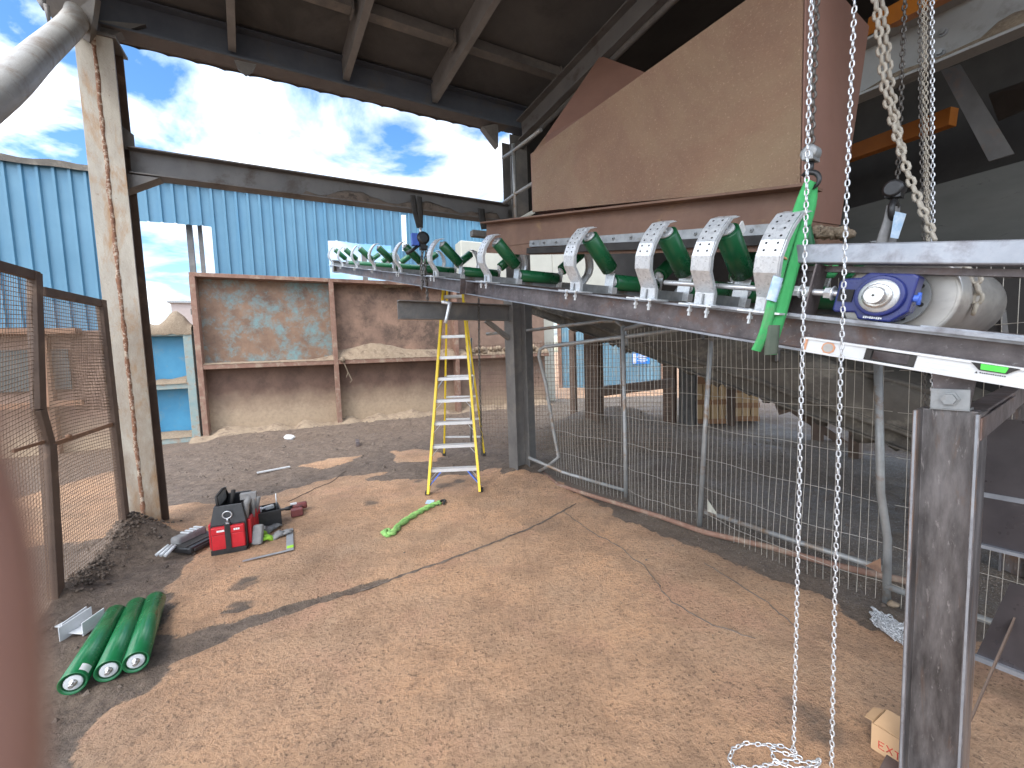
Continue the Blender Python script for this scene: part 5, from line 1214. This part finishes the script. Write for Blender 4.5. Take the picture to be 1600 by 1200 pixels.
# ------------------------------------------------------------------ things on the yard floor
# three long green rollers
def long_roller(p0, p1, label, wrap):
    p0 = V(p0); p1 = V(p1); d = (p1-p0); L = d.length; d.normalize(); R_ = .055
    p0 = V((p0.x, p0.y, gh(p0.x, p0.y)+R_+.004)); p1 = V((p1.x, p1.y, gh(p1.x, p1.y)+R_+.004)); d = (p1-p0).normalized()
    o = empty('conveyor_roller', p0-Z*R_, label, 'roller', 'spare green rollers lying on the ground')
    b = MB(); b.lathe(p0, d, [(.012,.045),(0,.0515),(.003,R_),(L-.003,R_),(L,.0515),(L-.01,.045)], 36); b.build('shell', m_greenf, o)
    b = MB(); b.lathe(p0+d*.008, d, [(0,.024),(0,.035),(.004,.037)], 24); b.lathe(p1-d*.006, d, [(0,.037),(.004,.035),(.004,.024)], 24); split_build(b, 'seal', m_cap, o)
    b = MB(); b.lathe(p0+d*.0115, d, [(0,.03),(0,.0445)], 24, False); b.build('end_recess', m_green, o)
    b = MB(); b.lathe(p0-d*.022, d, [(0,.008),(.003,.011),(.02,.011),(.02,.014),(.03,.017),(.034,.022)], 18); b.lathe(p1+d*.022, -d, [(0,.008),(.003,.011),(.02,.011),(.02,.017),(.03,.022),(.034,.03)], 18); split_build(b, 'shaft', m_shaft, o)
    if wrap:
        x = d.cross(Z).normalized(); rows = []
        for k in range(7):
            a = rad(20+k*8); rows.append([p0+d*(.02+.05*j)+(x*math.cos(a)+Z*math.sin(a))*(R_+.0012) for j in range(2)])
        b = MB(); b.grid(rows); b.build('paper_label', m_white, o)
long_roller(G(113,1070,.055), G(181,958,.06), 'left of three green rollers on the ground, with a white paper label', True)
long_roller(G(169,1050,.055), G(214,946,.06), 'middle one of three green rollers on the ground', False)
long_roller(G(212,1036,.055), G(243,937,.06), 'right of three green rollers on the ground, beside the bare concrete', False)
# loose white brackets beside the rollers
lbk = empty('loose_bracket', G(128,985), 'pair of pale grey angle brackets lying beside the green rollers', 'bracket')
q = G(108,982); e = (G(150,985)-q).normalized(); n_ = Z.cross(e)
b = MB()
b.obox(q+Z*.035, e*.045, n_*.04, Z*.003); b.obox(q+e*.05+Z*.05, e*.003+n_*.0, n_*.065+Z*.012, Z*.042); b.obox(q+e*.085+Z*.048-n_*.02, e*.003, n_*.085+Z*.012, Z*.045)
b.obox(q+e*.14+Z*.022, e*.05, n_*.065, Z*.003); b.obox(q+e*.185+Z*.055, e*.003, n_*.06+Z*.01, Z*.04)
b.build('plates', m_cap, lbk, bevel=.001)
b = MB(); b.lathe(q+Z*.0385-e*.015, Z, [(0,.012),(.001,.012)], 10, False); b.lathe(q+Z*.0255+e*.14, Z, [(0,.012),(.001,.012)], 10, False); split_build(b, 'bolt_hole', m_hole, lbk)
# tool bag
q0 = G(332,866); q1 = G(388,856); ta = (q1-q0); ta.z = 0; tw = ta.length; ta.normalize(); tn = V((-ta.y, ta.x, 0))   # tn = away
tc = (q0+q1)/2; tc.z = 0
bag = empty('tool_bag', tc+tn*.15, 'open red and black tool bag with a silver ring on its front', 'tool bag')
def tq(a, d, z): return tc+ta*a+tn*d+Z*z
TB = tw/2
def shell(b, prof, z0, z1, inset0, inset1):
    pass
b = MB()   # black body: tapered, open top
def loop(a, f, r, z): return [tq(-a, f, z), tq(a, f, z), tq(a, r, z), tq(-a, r, z)]
lo, mi, hi_ = loop(TB, 0, .44, .0), loop(TB, 0, .44, .24), loop(TB*.78, .03, .42, .39)
inn, inb = loop(TB*.72, .05, .40, .39), loop(TB*.8, .05, .40, .12)
vs = lo+mi+hi_+inn+inb; fs = [(3,2,1,0)]
for k in range(4):
    for i in range(4): fs.append((k*4+i, k*4+(i+1) % 4, k*4+4+(i+1) % 4, k*4+4+i))
fs.append((16,17,18,19)); b.add(vs, fs); b.build('body', m_black, bag, bevel=.012)
b = MB()
b.obox(tq(-TB*.50,-.012,.10), ta*TB*.42, tn*.02, Z*.068); b.obox(tq(TB*.50,-.012,.10), ta*TB*.42, tn*.02, Z*.068)
b.obox(tq(-TB*.48,-.016,.195), ta*TB*.44, tn*.02, Z*.034); b.obox(tq(TB*.48,-.016,.195), ta*TB*.44, tn*.02, Z*.034)
split_build(b, 'front_pocket', m_redb, bag, bevel=.01)
b = MB()
for d in (.10, .25, .38): b.obox(tq(TB+.012,d,.13), ta*.014, tn*.06, Z*.11); b.obox(tq(-TB-.012,d,.13), ta*.014, tn*.06, Z*.11)
split_build(b, 'side_pocket', m_redb, bag, bevel=.008)
b = MB(); b.obox(tq(0,-.037,.14), ta*.020, tn*.003, Z*.11); b.obox(tq(0,-.03,.02), ta*TB*.98, tn*.012, Z*.02); b.build('strap', m_black, bag)
b = MB()
for k, w_ in ((-.50,.012),(-.3,.016),(.38,.006),(.50,.007),(.62,.006)): b.obox(tq(TB*k,-.0375,.198), ta*w_, tn*.001, Z*.008)
b.build('white_marks', m_white, bag)
b = MB(); c = tq(0,-.012,.32); b.tube([c+ta*(.033*math.cos(a))+Z*(.03*math.sin(a)) for a in [k*math.pi/8 for k in range(16)]], .005, 6, closed=True); b.tube([c-Z*.03, c-Z*.06], .007, 6); b.box(c-Z*.075, .03, .01, .02); b.build('ring_clip', m_chain, bag)
b = MB(); b.tube([tq(-TB*.6,.06,.38), tq(-TB*.7,.08,.46), tq(-TB*.55,.2,.49), tq(-TB*.7,.34,.46), tq(-TB*.6,.38,.38)], .012, 8); b.tube([tq(-TB*.2,.2,.3), tq(.0,.25,.46)], .018, 8); b.build('handle', m_rubber, bag)
b = MB(); b.plate([tq(-TB*.72,.06,.36), tq(-TB*.72,.38,.36), tq(-TB*.66,.36,.47), tq(-TB*.66,.12,.47)], ta*.006); b.build('upright_flap', m_gfab, bag)
tls = empty('hand_tools', tq(TB*.8,.15,.3), 'grey tool handles sticking out of the red tool bag pockets', 'tools')
b = MB(); b.tube([tq(TB*.85,.08,.2), tq(TB*.95,.08,.36), tq(TB*1.15,.1,.42)], [.02,.026,.03], 8); b.tube([tq(TB*1.1,.2,.2), tq(TB*1.2,.22,.36)], .016, 8); b.tube([tq(TB*1.1,.32,.2), tq(TB*1.35,.33,.34)], .018, 8); b.box(tq(TB*1.1,.1,.43), .12, .05, .05, .4); b.build('handles', m_gfab, tls)
# cases left of the bag
k1 = empty('grinder_case', G(285,858), 'grey and white power tool lying left of the tool bag', 'power tool')
q = G(288,856)+Z*.05; e = (G(322,838)-G(272,862)); e.z = 0; e.normalize(); n_ = Z.cross(e)
b = MB(); b.obox(q+e*.05+Z*.03, e*.13, n_*.05, Z*.045); b.build('body', m_gfab, k1, bevel=.02)
b = MB()
for k in range(3): b.tube([q-e*.1+n_*(-.035+.035*k)+Z*.02, q-e*.2+n_*(-.045+.045*k)-Z*.02], .013, 8)
for k in range(4): b.obox(q+e*(.02+.04*k)+Z*.078, e*.008, n_*.045, Z*.004)
split_build(b, 'pale_prong', m_cap, k1)
k2 = empty('black_case', G(305,858), 'flat black plastic case lying against the left side of the tool bag', 'case')
q = G(303,856)+Z*.035
b = MB(); b.obox(q+e*.04, e*.16, n_*.11, Z*.03); b.build('shell', m_black, k2, bevel=.018)
b = MB(); b.obox(q-n_*.115, e*.09, n_*.008, Z*.012); b.obox(q+Z*.032, e*.12, n_*.07, Z*.004); b.build('latch', m_rubber, k2)
# black tray and items behind the bag
k3 = empty('tool_tray', G(413,822), 'open black tool tray behind the gloves, right of the tool bag', 'tray')
q = G(412,822); e = (G(432,818)-G(398,826)); e.z = 0; e.normalize(); n_ = Z.cross(e)
b = MB(); hx, hy, hz = .14, .12, .17
b.obox(q+Z*.01, e*hx, n_*hy, Z*.01)
for s_ in (-1, 1): b.obox(q+e*hx*s_+Z*hz/2, e*.006, n_*hy, Z*hz/2); b.obox(q+n_*hy*s_+Z*(hz/2), e*hx, n_*.006, Z*(hz/2-.001))
b.build('tray', m_black, k3)
b = MB(); b.tube([q-e*.1+Z*.17, q+e*.1+Z*.18], .012, 8); b.box(q+Z*.17-e*.05, .09, .05, .04, .5); b.box(q+Z*.175+e*.06, .07, .04, .03, .9); b.tube([q+e*.13+n_*.1+Z*.1, q+e*.13+n_*.1+Z*.27], .006, 6); b.build('hand_tool', m_galv, k3)
# knee pads / boots
def knee_pad(q, ang, label, tilt):
    o = empty('grey_knee_pad', q, label, 'knee pad'); e = V((math.cos(ang), math.sin(ang), 0)); n_ = Z.cross(e); u = (Z*math.cos(tilt)+n_*math.sin(tilt)); f = u.cross(e)
    b = MB(); b.obox(q+u*.085, e*.042, f*.028, u*.085); b.build('pad', m_gfab, o, bevel=.02)
    b = MB(); b.obox(q+u*.062+f*.03, e*.034, f*.012, u*.05); b.build('cap', m_rubber, o, bevel=.011)
    b = MB()
    for k in range(3): b.obox(q+u*(.035+.028*k)+f*.043, e*.024, f*.003, u*.006)
    b.obox(q+u*.14+f*.029, e*.043, f*.003, u*.012); split_build(b, 'rib', m_cap, o)
knee_pad(G(402,852)+Z*.005, .15, 'grey knee pad standing next to the red tool bag', .35)
knee_pad(G(391,840)+Z*.005, .5, 'second grey knee pad, half behind the first and touching the bag', .2)
# gloves
def glove(name, q, ang, label):
    o = empty(name, q, label, 'glove'); e = V((math.cos(ang), math.sin(ang), 0)); n_ = Z.cross(e)
    b = MB(); b.tube([q-e*.09+Z*.03, q-e*.04+Z*.033, q], [.036,.04,.042], 12, flat=.6); b.build('cuff', m_hiv, o)
    b = MB(); b.tube([q-e*.005+Z*.002, q+e*.05+Z*.03, q+e*.09+Z*.024], [.042,.046,.038], 12, flat=.55)
    for k in range(4): a0 = q+e*.08+n_*(-.03+.02*k)+Z*.026; b.tube([a0, a0+e*(.05+.008*(k in (1,2)))+Z*.008, a0+e*(.075+.01*(k in (1,2)))-Z*.008], [.0115,.011,.008], 8)
    b.tube([q+e*.03+n_*.04+Z*.024, q+e*.07+n_*.065+Z*.03, q+e*.09+n_*.06+Z*.015], [.014,.012,.009], 8); b.build('hand', m_gfab, o)
glove('work_glove', G(426,842), .75, 'grey and lime work glove lying flat, nearest to the steel square')
glove('work_glove', G(414,834)+Z*.0, 1.2, 'lime-cuffed work glove bunched against the knee pad')
# steel square
sq = empty('steel_square', G(460,862), 'flat steel carpenter square lying on the concrete', 'square')
a_, c_, d_ = G(379,880), G(459,861), G(458,827)
def flatbar(b, p, q, w_, z, side): 
    d = (q-p).normalized(); n_ = Z.cross(d)*side; b.plate([p+Z*z, q+Z*z, q+n_*w_+Z*z, p+n_*w_+Z*z], Z*.003)
b = MB(); flatbar(b, a_, c_, .028, .010, 1); flatbar(b, c_, d_, .055, .0101, 1); b.build('blade', m_steelt, sq)
b = MB(); e = (d_-c_).normalized(); flatbar(b, c_+e*.05, c_+e*.10, .05, .0135, 1); b.build('yellow_mark', m_hiv, sq)
# impact drill
dr = empty('cordless_drill', G(462,802), 'faded red cordless drill lying on the concrete behind the gloves', 'drill')
q = G(463,800); e = (G(478,790)-G(443,797)); e.z = 0; e.normalize(); n_ = Z.cross(e)
b = MB(); b.lathe(q-e*.03+Z*.055+n_*.02, e, [(0,.026),(.03,.036),(.12,.038),(.135,.03)], 16); b.build('body', m_dred, dr)
b = MB(); b.lathe(q-e*.16+Z*.05+n_*.02, e, [(0,.008),(.005,.013),(.06,.013),(.065,.02),(.13,.026)], 12); b.build('chuck', m_black, dr)
b = MB(); b.obox(q-e*.02+Z*.055+n_*.02-Z*-.033, e*.03, n_*.02, Z*.006); b.build('pale_panel', m_cap, dr)
b = MB(); b.tube([q+e*.05+Z*.045, q+e*.02-n_*.07+Z*.035, q+e*.0-n_*.10+Z*.04], [.02,.019,.022], 10); b.build('grip', m_black, dr)
b = MB(); b.obox(q-n_*.13+Z*.042, e*.055, n_*.035, Z*.038); b.build('battery', m_dred, dr, bevel=.008)
# twisted lime sling
ls = empty('round_sling', G(640,812), 'lime green twisted round sling lying on the concrete before the ladder', 'sling')
path = [(600,833),(606,838),(616,834),(624,824),(640,812),(655,803),(666,797),(676,792),(688,788)]
gp1 = [G(*p)+Z*.02 for p in path]
sm1 = smooth(gp1, 6); b = MB(); A1_ = []; A2_ = []
for i, p in enumerate(sm1):
    d = (sm1[min(i+1, len(sm1)-1)]-sm1[max(i-1,0)]).normalized(); n_ = Z.cross(d); a = i*.62
    A1_.append(p+n_*.017*math.cos(a)+Z*.010*math.sin(a)); A2_.append(p-n_*.017*math.cos(a)-Z*.010*math.sin(a))
b.tube(A1_, .020, 8, flat=.8); b.tube(A2_, .020, 8, flat=.8)
q = G(604,834)+Z*.018; b.tube([q+V((.028*math.cos(k*.7), .05*math.sin(k*.7), 0)) for k in range(9)], .016, 8, closed=True)
b.build('rope_body', m_lime, ls)
b = MB(); b.tube(smooth([G(684,791)+Z*.02, G(690,785)+Z*.02, G(696,785)+Z*.02, G(693,790)+Z*.02], 3), .013, 6); b.build('eye_loop', m_rubber, ls)
b = MB(); q = G(672,789)+Z*.035; b.obox(q, RT*.04, V((0,.05,0)), Z*.003); b.build('sling_label', m_label, ls)
# cardboard box
q0 = G(1359,1163,.0); q1 = G(1430,1225)
bx = empty('cardboard_box', G(1395,1190), 'open brown cardboard box with red handwriting behind the bare steel post', 'box')
c0 = P(1361,1167,1.52); c0.z = .0
A_ = G(1361,1168); B_ = G(1361+64,1168+42); ee = (B_-A_); ee.z = 0; ee.normalize(); nn = V((-ee.y, ee.x, 0)); Lb = .15; Wb = .12; Hb = .105
def bq2(a, d, z): return A_+ee*a+nn*d+Z*z
b = MB(); t_ = .004
b.obox(bq2(Lb/2,0,Hb/2), ee*Lb/2, nn*t_/2, Z*Hb/2); b.obox(bq2(Lb/2,Wb,Hb/2), ee*Lb/2, nn*t_/2, Z*Hb/2)
b.obox(bq2(0,Wb/2,Hb/2), ee*t_/2, nn*(Wb/2-t_/2-.0005), Z*(Hb/2-.0005)); b.obox(bq2(Lb,Wb/2,Hb/2), ee*t_/2, nn*(Wb/2-t_/2-.0005), Z*(Hb/2-.0005)); b.obox(bq2(Lb/2,Wb/2,.006), ee*(Lb/2-.004), nn*(Wb/2-.004), Z*.003)
b.build('carton', m_card, bx)
b = MB(); b.plate([bq2(.005,0.003,Hb), bq2(Lb-.005,0.003,Hb), bq2(Lb-.02,.08,Hb+.03), bq2(.02,.08,Hb+.03)], Z*.003); b.plate([bq2(0,.01,Hb), bq2(0,Wb-.01,Hb), bq2(-.03,Wb-.02,Hb-.01), bq2(-.03,.02,Hb-.01)], Z*.003); b.build('flap', m_card, bx)
# EXTRA in red marker on the near face
strokes = {'E': [[(1,0),(0,0),(0,1),(.95,1)],[(0,.5),(.75,.52)]], 'X': [[(0,0),(1,1)],[(0,1),(1,0)]], 'T': [[(0,1),(1,1)],[(.5,1),(.5,0)]], 'R': [[(0,0),(0,1),(.8,.95),(.85,.6),(0,.5),(1,0)]], 'A': [[(0,0),(.5,1),(1,0)],[(.2,.4),(.8,.4)]]}
b = MB(); u = .024
for k, ch in enumerate('EXTRA'):
    for s_ in strokes[ch]: b.tube([bq2(u+a*.017, -.0032, .022+.028*c+.003*(k % 2)) for a, c in s_], .0016, 6, flat=1)
    u += .0235
b.build('handwriting', m_redp, bx)
rr = empty('red_lid', bq2(.1,.1,.1), 'dark red lid standing in the cardboard box', 'lid')
b = MB(); b.lathe(bq2(.085,.085,.085), nn+ee*.2, [(0,.045),(.015,.047),(.017,.04)], 24); b.build('lid', m_redp, rr)
# small litter
b = MB(); q = G(453,686); b.blob(q+Z*.03, .11, .06, .05, .5, 2.5, 4, 14, 8); b.build('plastic_bag', m_white, loc=q, label='crumpled white plastic bag at the foot of the push wall', cat='litter')
b = MB(); q = G(559,696); b.obox(q+Z*.05, V((.03,.012,0)), V((-.05,.12,0)), Z*.05); b.build('steel_block', m_mill, loc=q, bevel=.006, label='short dark steel block lying on the mud before the push wall', cat='block')
b = MB(); q = G(428,735); b.obox(q+Z*.012, V((.16,.14,0)), V((-.012,.014,0)), Z*.008); b.build('pale_strip', m_cap, loc=q, label='thin pale strip lying on the damp mud', cat='strip')
b = MB(); q = G(1395,948); b.blob(q+Z*.015, .035, .025, .02, .4, 2, 8, 10, 6); b.build('pale_stone', m_dirt, loc=q, label='pale stone lying by the foot of the fence post', cat='stone')
# ------------------------------------------------------------------ photographer's left hand, its index fingertip reaching over the lens edge
def HL_(x, y, z): return CAM+RT*(x-.0017)+UP*y+FW*z
hv = []; he = []; hr_ = []
def hchain(start, pts):
    p = start
    for x, y, z, r in pts:
        hv.append(HL_(x, y, z)); hr_.append(r); k = len(hv)-1
        if p is not None: he.append((p, k))
        p = k
    return p
wr = hchain(None, [(-.075,-.175,-.02,.024)]); pm = hchain(wr, [(-.068,-.140,.0,.027)])
hchain(pm, [(-.052,-.105,.018,.015), (-.047,-.070,.027,.0098), (-.0455,-.038,.031,.0090), (-.0450,-.014,.0305,.0084), (-.0462,.002,.029,.0062)])
hchain(pm, [(-.068,-.102,.018,.014), (-.066,-.060,.034,.0098), (-.064,-.028,.030,.0090), (-.063,-.008,.018,.0072)])
hchain(pm, [(-.084,-.104,.014,.013), (-.085,-.064,.031,.0092), (-.083,-.036,.026,.0085), (-.082,-.020,.014,.0068)])
hchain(pm, [(-.098,-.112,.008,.012), (-.102,-.078,.022,.0082), (-.101,-.056,.018,.0076), (-.100,-.043,.008,.006)])
hchain(pm, [(-.045,-.135,-.006,.015), (-.030,-.108,-.022,.0115), (-.034,-.080,-.032,.0105), (-.042,-.060,-.036,.0082)])
hchain(wr, [(-.11,-.30,-.10,.033), (-.16,-.42,-.2,.04)])
me = bpy.data.meshes.new('hand'); me.from_pydata([tuple(p-CAM) for p in hv], he, [])
ho = bpy.data.objects.new('hand', me); COL.objects.link(ho); ho.location = CAM
sk = ho.modifiers.new('skin', 'SKIN')
for k, d_ in enumerate(me.skin_vertices[0].data): d_.radius = (hr_[k], hr_[k]); d_.use_root = (k == 0)
ss = ho.modifiers.new('sub', 'SUBSURF'); ss.levels = 2; ss.render_levels = 2
sk.use_smooth_shade = True
me.materials.append(M('skin', (.46,.26,.21), (.40,.21,.165), 40, .5))
tag(ho, 'bare hand at the left edge, blurred index fingertip reaching into the picture', 'hand')
# ------------------------------------------------------------------ camera, light, sky
cam = bpy.data.cameras.new('camera'); co_ = bpy.data.objects.new('camera', cam); COL.objects.link(co_)
cam.sensor_fit = 'HORIZONTAL'; cam.sensor_width = 36; cam.lens = 36*F/1600; cam.clip_start = .02; cam.clip_end = 2000
m3 = Matrix((RT, UP, -FW)).transposed(); co_.matrix_world = Matrix.Translation(CAM) @ m3.to_4x4(); SC.camera = co_
cam.dof.use_dof = True; cam.dof.focus_distance = 3.2; cam.dof.aperture_fstop = 4.8
EL = 52; AZ = -150
sun = bpy.data.lights.new('sun', 'SUN'); sun.energy = 1.0; sun.angle = rad(14); sun.color = (1, .93, .83)
so = bpy.data.objects.new('sun', sun); COL.objects.link(so)
sv = V((math.sin(rad(AZ))*math.cos(rad(EL)), math.cos(rad(AZ))*math.cos(rad(EL)), math.sin(rad(EL))))
so.rotation_euler = sv.to_track_quat('Z', 'Y').to_euler(); so.location = (0, 0, 20)
w = bpy.data.worlds.new('World'); SC.world = w; w.use_nodes = True; nt = w.node_tree; nt.nodes.clear()
def N(ty, **k):
    x = nt.nodes.new(ty)
    for a, b_ in k.items(): setattr(x, a, b_)
    return x
ln_ = nt.links.new
out = N('ShaderNodeOutputWorld'); bg = N('ShaderNodeBackground'); bg2 = N('ShaderNodeBackground'); mx = N('ShaderNodeMixShader')
sky = N('ShaderNodeTexSky', sky_type='NISHITA'); sky.sun_disc = False; sky.sun_elevation = rad(EL); sky.sun_rotation = rad(AZ % 360)
bg.inputs[1].default_value = .15; hs_ = N('ShaderNodeHueSaturation'); hs_.inputs['Saturation'].default_value = 1.3; ln_(sky.outputs[0], hs_.inputs['Color']); ln_(hs_.outputs[0], bg.inputs[0])
tc_ = N('ShaderNodeTexCoord'); sp = N('ShaderNodeSeparateXYZ'); ln_(tc_.outputs['Generated'], sp.inputs[0])
def MA(op, a, b_=None, c=None):
    x = N('ShaderNodeMath', operation=op)
    for i, q in enumerate((a, b_, c)):
        if q is None: continue
        if isinstance(q, (int, float)): x.inputs[i].default_value = q
        else: ln_(q, x.inputs[i])
    return x.outputs[0]
zz = MA('ADD', MA('MAXIMUM', sp.outputs[2], 0.), .22)
cb_ = N('ShaderNodeCombineXYZ'); ln_(MA('DIVIDE', sp.outputs[0], zz), cb_.inputs[0]); ln_(MA('DIVIDE', sp.outputs[1], zz), cb_.inputs[1])
mp_ = N('ShaderNodeMapping'); mp_.inputs['Location'].default_value = (1.8, 10.0, 4.0); ln_(cb_.outputs[0], mp_.inputs[0])
nz = N('ShaderNodeTexNoise'); nz.inputs['Scale'].default_value = 2.3; nz.inputs['Detail'].default_value = 9; nz.inputs['Roughness'].default_value = .55; nz.inputs['Distortion'].default_value = .35
ln_(mp_.outputs[0], nz.inputs['Vector'])
rp_ = N('ShaderNodeValToRGB'); rp_.color_ramp.elements[0].position = .42; rp_.color_ramp.elements[1].position = .60; ln_(nz.outputs['Fac'], rp_.inputs[0])
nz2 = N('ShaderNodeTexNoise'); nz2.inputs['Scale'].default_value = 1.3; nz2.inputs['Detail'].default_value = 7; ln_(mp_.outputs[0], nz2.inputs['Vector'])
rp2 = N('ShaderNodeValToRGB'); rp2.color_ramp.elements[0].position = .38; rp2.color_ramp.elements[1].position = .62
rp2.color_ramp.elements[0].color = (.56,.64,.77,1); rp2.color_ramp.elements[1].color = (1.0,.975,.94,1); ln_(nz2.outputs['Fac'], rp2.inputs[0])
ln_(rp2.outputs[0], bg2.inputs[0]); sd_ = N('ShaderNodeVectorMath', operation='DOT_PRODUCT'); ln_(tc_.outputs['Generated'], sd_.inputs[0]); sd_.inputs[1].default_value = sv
ln_(MA('MULTIPLY_ADD', MA('POWER', MA('MAXIMUM', MA('MULTIPLY_ADD', sd_.outputs['Value'], .6, .4), 0.), 1.6), 4.6, .40), bg2.inputs[1])  # cloud light boosted towards the sun side, added fill for the shaded foreground
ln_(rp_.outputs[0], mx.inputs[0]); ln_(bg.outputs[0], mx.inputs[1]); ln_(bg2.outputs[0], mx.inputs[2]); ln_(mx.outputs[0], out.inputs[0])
SC.view_settings.view_transform = 'Standard'; SC.view_settings.look = 'None'; SC.view_settings.exposure = 1.06; SC.view_settings.gamma = 1
SC.cycles.max_bounces = 8; SC.cycles.diffuse_bounces = 5; SC.cycles.use_denoising = True
